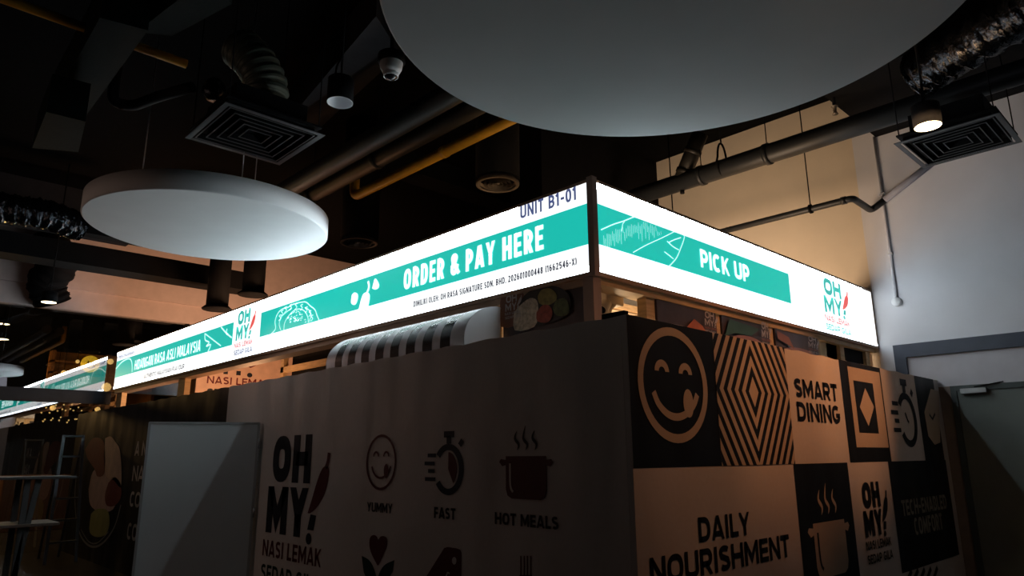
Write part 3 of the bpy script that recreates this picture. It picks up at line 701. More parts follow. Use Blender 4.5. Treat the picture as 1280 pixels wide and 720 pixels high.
# lower row
ptext(PHR, 'DAILY', hr, INK, (873, 677), (872, 645), (937, 669), (936, 641), 0.22, 0.004)
ptext(PHR, 'NOURISHMENT', hr, INK, (813, 728), (811, 693), (987, 700), (986, 671), 0.22, 0.004)
tile(x2[1], -0.0 + 0.02, x2[2], zrow)
pot(PHR, pxbox(PHR, (1009, 665), (1062, 665), (1030, 604), (1040, 720)), hr, CREAMINK, CREAMINK, BLACKCLOTH)
logo(PHR, (uX(1083, 690), vZ(1085, 706), uX(1115, 690), vZ(1078, 603)), hr, INK, INK, INK, INK, 0.006)
tile(x2[3], zrow2, XEND - 0.14, zrow)
M_DIM = fabric('grey-green printed words', (0.30, 0.28, 0.23), 0.6)
ptext(PHR, 'TECH-ENABLED', hr, M_DIM, (1127.5, 643), (1126, 624), (1183, 638), (1182, 619), 0.2, 0.004)
ptext(PHR, 'COMFORT', hr, M_DIM, (1143, 668), (1142, 646), (1178, 663), (1177, 642), 0.2, 0.004)
a = Art(PHR, 0.006)
for k in range(5): a.stroke(pxs(PHR, [(1134 + k * 8, 724), (1139 + k * 8, 713 - k)]), 0.05)
a.build('stripe_print', INK, hr)

# loose board standing up behind the hoarding corner
b = MB(); b.box(3.45, 3.49, 2.60, 2.78, 0, 2.475)
tag(b.build('backing_board', M_BLACK), 'black board edge poking up behind the hoarding corner', 'board')

# white access door swung open
dr = thing('hoarding_door', 'plain white access door swung open in front of black banner', 'door', (3.39, 7.45, 0))
A, Bp = Vector((3.36, 7.45, 0)), Vector((2.41, 7.96, 0)); dd = (Bp - A).normalized(); dn = Vector((dd.y, -dd.x, 0))
lw = (Bp - A).length
mb = MB(); mb.obox((A + Bp) / 2 + Vector((0, 0, 1.0)), dd, dn, (0, 0, 1), lw / 2 - 0.01, 0.015, 0.96); mb.build('leaf', M_PANEL, dr, 0.003)
mb = MB()
for z in (0.045, 1.965): mb.obox((A + Bp) / 2 + Vector((0, 0, z)), dd, dn, (0, 0, 1), lw / 2, 0.02, 0.012)
for t in (0.005, lw - 0.005): mb.obox(A + dd * t + Vector((0, 0, 1.0)), dd, dn, (0, 0, 1), 0.012, 0.02, 0.97)
mb.build('edge_trim', mat('grey edge trim', (0.40, 0.41, 0.42), 0.5), dr)
for z in (1.75, 1.05, 0.35): MB().tube([A + Vector((0, -0.02, z - 0.05)), A + Vector((0, -0.02, z + 0.05))], 0.012, 10).build('hinge', M_STEEL, dr)
hp = A + dd * (lw - 0.09) - dn * 0.0
for sgn in (-1, 1):
    if sgn > 0: q = hp + dn * 0.045; mb = MB().tube(bend([hp + dn * 0.012 + Vector((0, 0, 0.85)), q + Vector((0, 0, 0.85)), q + Vector((0, 0, 1.08)), hp + dn * 0.012 + Vector((0, 0, 1.08))], 0.02), 0.011, 10); mb.build('pull_handle', M_BLACK, dr)

# ================================================================ STALL FRAME, AWNING, POSTERS
kf = thing('stall_frame', 'timber post and rail frame carrying the lit fascia above the hoarding', 'frame', (6, 6, 0))
def post_at_x(px0, px1, py, x, nm='post'):
    ya, yb = onx(px0, py, x).y, onx(px1, py, x).y
    MB().box(x, x + 0.09, yb, ya, 0, Z0 - 0.02).build(nm, M_TIMBER, kf, 0.004)
def post_at_y(px0, px1, py, y, nm='post'):
    xa, xb = ony(px0, py, y).x, ony(px1, py, y).x
    MB().box(xa, xb, y, y + 0.09, 0, Z0 - 0.02).build(nm, M_TIMBER, kf, 0.004)
MB().box(SX - 0.02, SX + 0.07, SY - 0.0, SY + 0.10, 0, Z0 - 0.03).build('post', M_POST, kf, 0.004)
post_at_x(613, 627, 375, SX + 0.06)
post_at_x(223, 231, 478, SX + 0.06); post_at_x(146, 152, 495, SX + 0.06)
for p in ((808, 822, 385), (895, 902, 400), (960, 967, 412), (1019, 1024, 425), (1050, 1055, 437), (1083, 1088, 448)): post_at_y(*p, SY + 0.06)
rl = MB().box(SX + 0.02, SX + 0.2, SY + 0.1, YE, Z0 - 0.075, Z0 - 0.022); rl.build('top_rail', M_SOFFIT, kf)
rl = MB().box(SX + 0.1, XE, SY + 0.03, SY + 0.2, Z0 - 0.07, Z0 - 0.022); rl.build('top_rail', M_TIMBER, kf)
# inner frames seen under the fascia
for z, x in ((2.95, 5.2), (3.25, 5.2), (3.05, 6.4)):
    MB().box(x, x + 0.08, 4.2, 10.9, z, z + 0.09).build('inner_rail', M_TIMBER, kf)
for y in (6.0, 8.3, 10.8): MB().box(5.2, 5.28, y, y + 0.1, 0, 3.25).build('inner_post', M_TIMBER, kf)
MB().box(5.3, 5.34, 8.4, 10.7, 2.3, 3.2).build('back_panel', M_BLACK, kf)
zc = ony(780, 381, 5.9).z
MB().box(4.4, 9.3, 5.9, 6.0, 2.0, zc - 0.10).build('back_panel', M_CREAM, kf)
MB().box(4.4, 9.3, 5.85, 5.95, zc - 0.085, zc).build('back_rail', M_TIMBER, kf)
p_, q_ = ony(772, 378, 6.4), ony(806, 384, 6.4)
MB().box(p_.x, q_.x + 0.6, 6.4, 6.44, 2.0, ony(800, 372, 6.4).z).build('white_panel', M_PANEL, kf)
MB().box(4.2, 9.3, 6.9, 7.0, 2.0, 3.55).build('dark_back_panel', M_BLACK, kf)
mb = MB().box(8.05, 8.5, SY + 0.1, SY + 0.14, 0.0, Z0 - 0.07); mb.build('side_panel', M_TIMBER, kf)
xa, xb = ony(1024, 430, SY + 0.1).x, ony(1050, 430, SY + 0.1).x
MB().box(xa, xb, SY + 0.1, SY + 0.12, 0, Z0 - 0.07).build('cream_panel', mat('cream board', (0.75, 0.58, 0.32), 0.6), kf)
xa, xb = ony(1055, 430, SY + 0.1).x, ony(1083, 430, SY + 0.1).x
MB().box(xa, xb, SY + 0.1, SY + 0.12, 0, Z0 - 0.07).build('dark_panel', M_BLACK, kf)
xa, xb = ony(1088, 440, SY + 0.1).x, XW - 0.01
MB().box(xa, xb, SY + 0.1, SY + 0.12, 0, Z0 - 0.07).build('end_panel', mat('brown board', (0.16, 0.09, 0.05), 0.6), kf)

# printed panel on the far end, lit warm
ip = thing('printed_panel', 'orange-lit panel printed NASI LEMAK seen under the far sign', 'panel', (6.2, 15.2, 0))
PLI = Plane('y', 15.16)
MB().box(ony(245, 480, 15.16).x, ony(345, 480, 15.16).x + 0.8, 15.16, 15.2, 0, 3.9).build('board', mat('peach board', (0.42, 0.26, 0.18), 0.6), ip)
ptext(PLI, 'NASI LEMAK', ip, MAROON, (258.5, 479), (259, 470), (338, 484), (338, 475), 0.2, 0.004)
ptext(PLI, 'SEDAP GILA', ip, INK, (258.5, 494), (259, 485.5), (338, 499), (338, 490), 0.2, 0.004)
a = Art(PLI, 0.008)
for x, y in ((263, 464), (282, 465), (298, 466.5)): 
    p, q = PLI.uv(x - 3, y + 2.5), PLI.uv(x + 3, y - 2.5); a.rect(p[0], p[1], q[0], q[1])
a.ell(PLI.uv(312, 468)[0], PLI.uv(312, 469)[1], 0.06, 0.05); a.build('square_print', INK, ip)
a = Art(PLI, 0.008); a.fill(pxs(PLI, curve_pts([(309, 458), (316, 452), (325, 449), (321, 456), (313, 460)], 3))); a.build('chili_print', MAROON, ip)

# awning
aw = thing('striped_awning', 'curved black and white striped awning under the long fascia', 'awning', (3.66, 5.2, 2.3))
ay0, ay1, axo, axi, azt = 4.17, 6.30, 3.475, 3.86, 2.80
prof = [(axi, azt)] + [(axi - (axi - axo) * math.sin(t), azt - 0.30 + 0.30 * math.cos(t)) for t in [PI / 2 * k / 12 for k in range(1, 13)]] + [(axo, 2.30)]
mb = MB(); nb = 17; tot = ay1 - ay0
edges = [ay0 + 0.07]; 
for k in range(nb): edges.append(edges[-1] + (tot - 0.14) / nb * (1.12 if k % 2 else 0.894))
edges[0] = ay0; edges[-1] = ay1
for k in range(nb):
    mb.cur = k % 2; V = []
    for y in (edges[k], edges[k + 1]): V += [(x, y, z) for x, z in prof]
    V += [(x + 0.012, y, z - 0.012) for y in (edges[k], edges[k + 1]) for x, z in prof]
    n = len(prof); mb.add(V, [(i, i + 1, n + i + 1, n + i) for i in range(n - 1)] + [(2 * n + i, 3 * n + i, 3 * n + i + 1, 2 * n + i + 1) for i in range(n - 1)], True)
M_AWW = mat('white awning vinyl', (0.72, 0.72, 0.76), 0.35, var=0.03); M_AWB = mat('black awning vinyl', (0.015, 0.015, 0.018), 0.25)
mb.build('canopy', [M_AWW, M_AWB], aw)
for y, s in ((ay0, 1), (ay1 - 0.012, 1)):
    mb = MB(); mb.prism([(x, y, z) for x, z in prof] + [(axi, y, 2.30)], (0, 0.012, 0)); mb.build('end_cap', M_AWW, aw)

# posters
M_PBG = mat('dark poster print', (0.05, 0.035, 0.04), 0.4, var=0.3, scale=8)
def food_poster(pl, corners, label, group=None, style=0):
    (l, t), (r, b) = corners
    u0, u1 = pl.uv(l, (t + b) / 2)[0], pl.uv(r, (t + b) / 2)[0]; v1 = Z0 - 0.07; v0 = 2.1
    c = pl.pt((u0 + u1) / 2, v0, 0)
    p = thing('menu_poster', label, 'poster', c, group)
    mb = MB(); P = [pl.pt(u0, v0, 0), pl.pt(u1, v0, 0), pl.pt(u1, v1, 0), pl.pt(u0, v1, 0)]
    mb.prism(P, pl.pt(0, 0, 0) - pl.pt(0, 0, 0.02)); mb.build('board', M_PBG, p)
    return p, (u0, v0, u1, v1)
PLP = Plane('x', SX + 0.04); PRP = Plane('y', SY + 0.04)
p, bx = food_poster(PLP, ((629, 350), (733, 390)), 'dim poster of a black bowl of rice and greens beside awning')
def zp(pts): return [(480 + x / 4.5, 240 + y / 4.5) for x, y in pts]
for nm, m, lift, pts in (('background_print', mat('brown-red print', (0.20, 0.08, 0.045), 0.5), 0.022, [(668, 590), (790, 560), (800, 720), (668, 760)]),
    ('bowl_print', mat('black bowl print', (0.012, 0.011, 0.011), 0.4), 0.025, [(760, 690), (790, 600), (850, 550), (930, 530), (1000, 540), (1050, 580), (1060, 640), (1030, 700), (930, 740), (820, 760)]),
    ('rice_print', mat('rice print', (0.50, 0.44, 0.34), 0.5, var=0.4, scale=30), 0.028, [(745, 680), (780, 640), (835, 600), (875, 615), (880, 680), (860, 760), (750, 780)]),
    ('egg_print', mat('olive yellow print', (0.24, 0.20, 0.05), 0.5, var=0.3, scale=25), 0.031, [(880, 590), (900, 555), (945, 545), (980, 570), (985, 610), (940, 640), (890, 630)]),
    ('greens_print', mat('dark green print', (0.08, 0.10, 0.03), 0.5, var=0.4, scale=25), 0.031, [(985, 610), (1030, 600), (1055, 640), (1050, 690), (990, 700), (965, 660)]),
    ('sambal_print', mat('red sambal print', (0.30, 0.055, 0.03), 0.5, var=0.3, scale=25), 0.034, [(875, 680), (910, 640), (950, 645), (965, 690), (940, 735), (880, 730)])):
    Art(PLP, lift).fill(pxs(PLP, zp(curve_pts(pts + [pts[0]], 3)))).build(nm, m, p)
M_PW = mat('dim white print', (0.45, 0.42, 0.42), 0.5)
logo(PLP, (PLP.uv(635, 380)[0], PLP.uv(636, 400)[1], PLP.uv(655, 380)[0], PLP.uv(635, 371)[1]), p, M_PW, M_PW, M_PW, M_PW, 0.036, 0.22)
for (l, r, lx, lt, lb, lab, warmc) in ((822, 895, (877, 893), 389, 409, 'dark menu poster with orange wedge, nearest the stall corner', (0.42, 0.12, 0.05)),
                            (902, 960, (947, 959), 402, 424, 'dark menu poster with green and pink dish, middle of three', (0.30, 0.16, 0.16)),
                            (967, 1019, (1004, 1017), 419, 434, 'dark menu poster with grey swirl, nearest the white wall', (0.24, 0.16, 0.18))):
    p, bx = food_poster(PRP, ((l, 380), (r, 420)), lab)
    du = bx[2] - bx[0]
    shp = mat('poster dish %d' % l, warmc, 0.5, var=0.2, scale=12)
    bb = (bx[0], 2.56, bx[2], bx[3])
    if l == 822: Art(PRP, 0.023, bb).fill([(0.30, 0.0), (0.56, 0.62), (0.70, 0.45), (0.84, 0.05), (0.84, 0)]).build('wedge_print', shp, p)
    elif l == 902:
        Art(PRP, 0.023, bb).ell(0.45, 0.0, 0.42, 0.45, 0, PI).build('dish_print', shp, p)
        Art(PRP, 0.022, bb).fill([(0.0, 0.3), (0.12, 0.9), (0.75, 0.8), (0.55, 0.5), (0.2, 0.45)]).build('leaf_print', mat('poster green', (0.03, 0.10, 0.08), 0.5), p)
    else:
        Art(PRP, 0.023, bb).ell(0.5, 0.0, 0.5, 0.42, 0, PI).build('dish_print', shp, p)
        Art(PRP, 0.024, bb).fill([(0.0, 0.9), (0.25, 0.75), (0.35, 0.35), (0.15, 0.5), (0, 0.6)]).build('wedge_print', mat('poster brown', (0.22, 0.09, 0.05), 0.5), p)
    logo(PRP, (PRP.uv(lx[0], 400)[0], PRP.uv(lx[0], lb + 6)[1], PRP.uv(lx[1], 400)[0], PRP.uv(lx[0], lt)[1]), p, M_PW, M_PW, mat('dim red print', (0.30, 0.10, 0.08), 0.5), M_PW, 0.027, 0.22)

# small camera hanging at the stall corner
cy_ = SY + 0.32; zc = Z0 - 0.06; cx_ = ony(759, 352, cy_).x; bc = ony(756, 381, cy_ - 0.03)
sp = thing('security_camera', 'cream bullet camera on a bracket inside the stall corner', 'camera', (cx_, cy_, zc - 0.3))
MB().box(cx_ - 0.10, cx_ + 0.12, cy_ - 0.07, cy_ + 0.07, zc - 0.06, zc + 0.06).build('mount_box', M_CREAM, sp, 0.01)
MB().tube([(cx_, cy_, zc - 0.06), (cx_, cy_, zc - 0.10), (cx_, cy_, zc - 0.16)], 0.03, 14, rads=[0.065, 0.028, 0.022]).build('stem', M_CREAM, sp)
ax = Vector((-0.55, -0.15, -0.45)).normalized()
MB().tube([(cx_, cy_, zc - 0.15), bc], 0.018, 10).build('arm', M_CREAM, sp)
MB().lathe(bc, [(0.0, -0.085), (0.045, -0.085), (0.05, 0.06), (0.045, 0.085), (0.0, 0.085)], 20, ax).build('body', M_CREAM, sp)
MB().lathe(bc + ax * 0.086, [(0.0, 0.004), (0.030, 0.004), (0.034, 0.0)], 16, ax).build('lens', M_BLACK, sp)

# ================================================================ CEILING DISCS
def disc(cx, cy, z, r, h, label, wires):
    t = thing('ceiling_disc', label, 'ceiling panel', (cx, cy, z), 'round white ceiling discs')
    n = 128; mb = MB(); mb.lathe((cx, cy, z), [(r - 0.012, 0.0), (r, 0.012), (r, h)], n)
    b_ = len(mb.v); mb.f.append(list(range(0, n))[::-1]); mb.m.append(0); mb.sm.append(False)
    mb.f.append(list(range(2 * n, 3 * n))); mb.m.append(0); mb.sm.append(False)
    mb.build('panel', M_DISC, t)
    for a in wires:
        x, y = cx + r * 0.6 * math.cos(a), cy + r * 0.6 * math.sin(a)
        MB().tube([(x, y, z + h), (x, y, ZC)], 0.006, 8).build('suspension_wire', M_STEEL, t)
    return t
disc(2.705, 1.666, 3.75, 1.437, 0.2, 'huge white disc overhead at the top of the view', (0.6, 2.7, 4.7))
disc(2.56, 7.17, 3.9, 1.166, 0.19, 'smaller white disc with visible rim hanging at left', (0.6, 2.7, 4.7))

# ================================================================ PIPES
def ypipe(name, pa, pb, z, r, m, label, cat='pipe', ext=(0, 0), straps=(), group=None, updrop=None):
    a, b_ = onz(*pa, z), onz(*pb, z); x = (a.x + b_.x) / 2; ya, yb = a.y + ext[0], b_.y - ext[1]
    t = thing(name, label, cat, (x, (ya + yb) / 2, z), group)
    pts = [(x, ya, z), (x, yb, z)]
    if updrop: pts = bend([(x, ya, z + updrop)] + pts, r * 1.8)
    MB().tube(pts, r, 20).build('pipe_run', m, t)
    for s in straps:
        y = ya + (yb - ya) * s
        MB().tube([(x, y - 0.03, z), (x, y + 0.03, z)], r * 1.12, 20).build('coupling', m, t)
        MB().tube([(x, y, z + r), (x, y, ZC)], 0.007, 8).build('hanger_rod', M_BLACK, t)
    return x, ya, yb
ypipe('ceiling_pipe', (360, 238), (545, 126), 4.9, 0.115, M_PIPE, 'upper of two thick brown pipes running behind the huge disc', ext=(1.5, 3))
ypipe('ceiling_pipe', (392, 243), (575, 142), 4.9, 0.10, M_PIPE, 'lower of two thick brown pipes, next to the yellow pipe', ext=(1.5, 3), straps=(0.2, 0.4))
ypipe('gas_pipe', (440, 245), (637, 152), 4.9, 0.062, M_YELLOW, 'bright yellow pipe with an upturned end above the long sign', ext=(0, 3), straps=(0.32,), updrop=0.42)
xd, yda, ydb = ypipe('drain_pipe', (830, 240), (1040, 160), 5.3, 0.125, M_PIPEBLK, 'thick dark drain pipe crossing above the PICK UP sign', ext=(1.0, 2.8), straps=(0.27, 0.42))
# branch joining the drain pipe
j = onz(868, 236, 5.3)
t = thing('branch_pipe', 'short brown branch pipe dropping onto the dark drain pipe', 'pipe', (j.x, j.y, 5.3))
J = Vector((xd, j.y, 5.3)); e_ = J + (ray(884, 172).normalized() * (J - EYE).length + EYE - J) + Vector((0.0, 0.1, 0.1))
MB().tube([J, e_], 0.11, 18).build('pipe_run', M_PIPE, t)
dv = (e_ - J).normalized()
for s in (0.22, 0.62): MB().tube([J + dv * (s * (e_ - J).length - 0.03), J + dv * (s * (e_ - J).length + 0.03)], 0.122, 18).build('coupling', M_PIPE, t)
MB().tube([J + Vector((0, -0.02, -0.13)), J + Vector((0, -0.02, -0.17))], 0.03, 12).build('plug', M_BLACK, t)
# drain hook
hk = onz(906, 212, 5.3)
t = thing('pipe_hanger', 'pear-shaped rod hanger holding the dark drain pipe', 'hanger', (xd, hk.y, 5.3))
MB().tube([(xd, hk.y, 5.66), (xd, hk.y, ZC)], 0.012, 8).build('rod', M_BLACK, t)
ring = [(xd + 0.15 * math.sin(a) * (1 if math.cos(a) < 0 else 0.8), hk.y, 5.36 + (0.17 if math.cos(a) < 0 else 0.30) * math.cos(a)) for a in [2 * PI * k / 24 for k in range(25)]]
MB().tube(ring, 0.014, 8, cap=False).build('loop', M_BLACK, t)
# sprinkler pipe: along the wall, elbow to the wall, then a tube for its shadow up the wall
zt = 4.68
a, b_ = onz(907, 289, zt), onz(1066, 247, zt); xt = (a.x + b_.x) / 2
xt = min(xt, XW - 0.55)
a, b_ = onx(907, 289, xt), onx(1066, 247, xt); zt = (a.z + b_.z) / 2
t = thing('sprinkler_pipe', 'thin black pipe elbowing to the wall above the PICK UP sign', 'pipe', (xt, b_.y, zt))
we = onx(1089, 263, XW - 0.06); wf = onx(1106, 250, XW - 0.06)
MB().tube(bend([(xt, a.y + 1.5, zt), (xt, b_.y, zt), we, wf], 0.07), 0.042, 14).build('pipe_run', M_PIPEBLK, t)
MB().tube([(xt, b_.y + 0.14, zt), (xt, b_.y + 0.08, zt)], 0.05, 14).build('coupling', M_PIPEBLK, t)
hy = onx(1013, 258, xt).y
MB().tube([(xt, hy, zt), (xt, hy, ZC)], 0.008, 8).build('hanger_rod', M_BLACK, t); MB().tube([(xt, hy - 0.015, zt - 0.0), (xt, hy + 0.015, zt)], 0.06, 14).build('clamp', M_BLACK, t)
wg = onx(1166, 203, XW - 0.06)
MB().tube([wf, wg], 0.042, 14).build('shadow_run', mat('grey-lilac pipe shadow', (0.36, 0.36, 0.42), 0.6), t)  # solid pale tube standing in for the pipe's shadow on the wall
# conduit with a cap
t = thing('wall_conduit', 'slim white conduit running down the wall to a round cap', 'conduit', (XW, 2.88, 3.45))
cyy = 2.875
MB().tube([(XW - 0.02, cyy, 3.47), (XW - 0.02, cyy, 5.66)], 0.017, 12).build('conduit_run', mat('grey-white conduit', (0.62, 0.62, 0.66), 0.5), t)
MB().lathe((XW - 0.0, cyy, 3.44), [(0.0, 0.045), (0.05, 0.045), (0.058, 0.03), (0.058, 0.0)], 20, (-1, 0, 0)).build('round_cap', M_PLASTIC, t)
for z in (4.05, 4.85): MB().box(XW - 0.042, XW, cyy - 0.03, cyy + 0.03, z, z + 0.025).build('saddle_clip', M_PLASTIC, t)
# sprinkler head at the soffit edge
s_ = onz(1043, 133, 5.55); s_ = Vector((min(s_.x, 8.9), s_.y, s_.z))
t = thing('fire_sprinkler', 'small dark sprinkler head hanging beside the black soffit', 'sprinkler', s_)
MB().tube([s_ + Vector((0, 0, 0.9)), s_ + Vector((0, 0, 0.0))], 0.02, 10).build('dropper', M_BLACK, t); MB().lathe(s_, [(0.0, -0.10), (0.035, -0.10), (0.02, -0.07), (0.02, -0.02), (0.04, 0.0)], 14).build('head', M_DIFFWARM, t)
# free rods hanging in front of the rear right wall
for px, py0, lab, in ((840, 250, 'thin black rod left of the brown branch pipe'), ):
    p = onz(px, py0, 4.6); x = 8.6; p = onx(px, py0, x)
    tag(MB().tube([(x, p.y, p.z - 0.5), (x, p.y, ZC)], 0.009, 8).build('hanging_rod', M_BLACK), lab, 'rod')
# yellow pipe along the other way, upper left
zq = 5.5; a, b_ = onz(20, 4, zq), onz(233, 80, zq); yq = (a.y + b_.y) / 2
tag(MB().tube([(a.x - 1, yq, zq), (b_.x, yq, zq)], 0.045, 16).build('gas_pipe', M_YELLOW), 'dim yellow pipe passing behind the dark duct, upper left', 'pipe')
# bent grey pipe upper left
z = 5.2; P = [onz(px, py, z) for px, py in ((140, 128), (165, 133), (200, 120), (240, 109))]
tag(MB().tube(bend([P[0] + Vector((0, 0, 0.5)), P[0], P[1], P[2], P[3]], 0.1), 0.055, 14).build('bent_pipe', M_DUCTGREY), 'grey bent pipe beside the dark duct, upper left', 'pipe')

# ================================================================ DUCTS AND BEAMS
def slab_duct(name, pts, z, h, m, label, cat='duct', flange=False):
    """rectangular duct from the corners of its underside"""
    P = [onz(*p, z) for p in pts]; c = sum(P, Vector()) / len(P)
    t = thing(name, label, cat, c); mb = MB(); mb.prism(P, (0, 0, h)); mb.build('duct_body', m, t)
    return t, P
# dark green-grey duct upper left with a joint flange
t, P = slab_duct('air_duct', ((62, 135), (105, 148), (185, 38), (125, 22)), 5.25, 0.45, M_DUCT, 'dark green-grey rectangular duct descending at upper left')
t, P = slab_duct('air_duct', ((40, 185), (98, 190), (107, 152), (58, 140)), 4.75, 0.40, M_DUCT, 'short dark duct section below the upper left duct joint')
slab_duct('air_duct', ((170, 40), (262, -30), (290, 5), (215, 45)), 5.4, 0.4, M_DUCT, 'dark duct cut by the top edge, left of pendant light')
# grey duct behind the pendant light
slab_duct('air_duct', ((352, 160), (400, 160), (500, 68), (470, 20)), 5.6, 0.4, M_DUCTGREY, 'charcoal grey duct behind the unlit pendant light')
# long dark beam in front of the bulkhead
def xbeam(pa, pb, z, h, d, label, x1=None, x0=-8.5, m=M_BLACK, name='ceiling_beam', cat='beam'):
    a, b_ = onz(*pa, z), onz(*pb, z); y = (a.y + b_.y) / 2
    return tag(MB().box(x0, x1 if x1 else b_.x + 1, y, y + d, z, z + h).build(name, m), label, cat)
xbeam((0, 320), (260, 350), 4.75, 0.35, 0.5, 'black duct beam crossing in front of the pink bulkhead', 5.6)
xbeam((0, 272), (98, 288), 5.1, 0.18, 0.25, 'black cable tray beam behind the left foil duct', 3.4, name='cable_tray', cat='cable tray')
a = onz(20, 240, 5.5)
tag(MB().box(-2.2, 3.4, a.y + 1.0, a.y + 1.4, 5.35, 6.1).build('air_duct', M_DUCTGREY), 'grey duct face above the smaller disc at far left', 'duct')
xbeam((480, 262), (690, 200), 5.5, 0.3, 0.4, 'black beam above the ORDER & PAY HERE lettering', 9, 4.6)

# flexible foil ducts
def flex(pts, r, m, label, name='flexible_duct', ridges=0.012, n=90):
    P = []; ctrl = [Vector(p) for p in pts]
    cp = []
    for i in range(len(ctrl) - 1):
        a, b_, c_, d_ = ctrl[max(i - 1, 0)], ctrl[i], ctrl[i + 1], ctrl[min(i + 2, len(ctrl) - 1)]
        k = max(6, n // (len(ctrl) - 1))
        for q in range(k):
            t_ = q / k; cp.append(0.5 * ((2 * b_) + (c_ - a) * t_ + (2 * a - 5 * b_ + 4 * c_ - d_) * t_ ** 2 + (3 * b_ - a - 3 * c_ + d_) * t_ ** 3))
    cp.append(ctrl[-1])
    rads = [r * (1 + 0.05 * math.sin(i * 0.7) + 0.03 * math.sin(i * 2.3 + 1)) for i in range(len(cp))]
    mb = MB().tube(cp, r, 28, False, rads)
    if m is M_FOIL:
        for v in mb.v: v += Vector((random.uniform(-1, 1), random.uniform(-1, 1), random.uniform(-1, 1))) * 0.016
    return tag(mb.build(name, m), label, 'duct')
rp = lambda px, py, z: onz(px, py, z)
flex([rp(1150, 92, 5.4), rp(1175, 75, 5.4), rp(1225, 45, 5.4), rp(1290, 5, 5.4), rp(1340, -30, 5.4)], 0.23, M_FOIL, 'crinkled black foil duct at the upper right corner')
flex([rp(-30, 255, 5.0), rp(20, 262, 5.0), rp(65, 270, 5.0), rp(100, 285, 4.95)], 0.20, M_FOIL, 'crinkled black foil duct left of the smaller disc')
flex([rp(300, 60, 5.6), rp(320, 80, 5.4), rp(333, 110, 5.15), rp(330, 140, 4.9)], 0.20, M_FOILGR, 'grey-green flexible duct dropping to the left square diffuser')
t_ = rp(268, 112, 5.2)
tag(MB().lathe(t_, [(0.0, -0.12), (0.07, -0.11), (0.12, -0.04), (0.10, 0.05), (0.05, 0.11), (0, 0.12)], 20).build('foil_end', M_FOIL), 'crumpled foil duct end left of the flexible duct', 'duct')
flex([rp(60, 300, 5.6), rp(74, 330, 5.1), rp(58, 352, 4.8), rp(66, 378, 4.45)], 0.30, M_BLACK, 'black flexible duct bending down in front of pink bulkhead')

# black round drops over the bulkhead
for px, py, lab in ((271, 386, 'black round duct drop with a flange, left of the pair by the bulkhead'), (316, 368, 'black round duct drop with a flange, right of the pair by the bulkhead')):
    p = ony(px, py, 12.7) if px < 300 else ony(px, py, 12.0)
    t = thing('duct_drop', lab, 'duct', p)
    MB().tube([p, p + Vector((0, 0, ZC - p.z))], 0.19, 24).build('duct_body', M_BLACK, t)
    MB().lathe(p, [(0.0, -0.02), (0.25, -0.02), (0.26, 0.0), (0.20, 0.05)], 28).build('flange', M_BLACK, t)

# round diffusers with their drops
def round_diff(px, py, z, R_, label, m, dr_=None):
    c = onz(px, py, z); t = thing('round_diffuser', label, 'air diffuser', c)
    MB().lathe(c, [(R_, 0.0), (R_, 0.02), (R_ * 0.92, 0.03), (R_ * 0.80, 0.08)], 40).build('outer_ring', m, t)
    MB().lathe(c, [(R_ * 0.99, -0.005), (R_ * 0.86, -0.005), (R_ * 0.86, 0.01), (R_ * 0.99, 0.01)], 40).build('rim', m, t)
    for k, f_ in enumerate((0.66, 0.46, 0.26)):
        MB().lathe(c, [(R_ * f_, -0.01 + 0.005 * k), (R_ * (f_ - 0.09), 0.05), (R_ * (f_ - 0.10), 0.05), (R_ * (f_ - 0.01), -0.012 + 0.005 * k)], 36).build('inner_cone', m, t)
    MB().lathe(c, [(0.0, 0.0), (R_ * 0.09, 0.005), (R_ * 0.1, 0.03)], 20).build('centre_boss', m, t)
    MB().tube([c + Vector((0, 0, 0.06)), c + Vector((0, 0, ZC - c.z))], R_ * 1.02, 32).build('duct_drop', M_BLACK, t)
round_diff(622, 231, 4.45, 0.235, 'round ceiling diffuser above the ORDER & PAY HERE words', M_DIFFWARM)
round_diff(449, 304, 4.55, 0.26, 'round ceiling diffuser right of the smaller disc', M_DIFF)

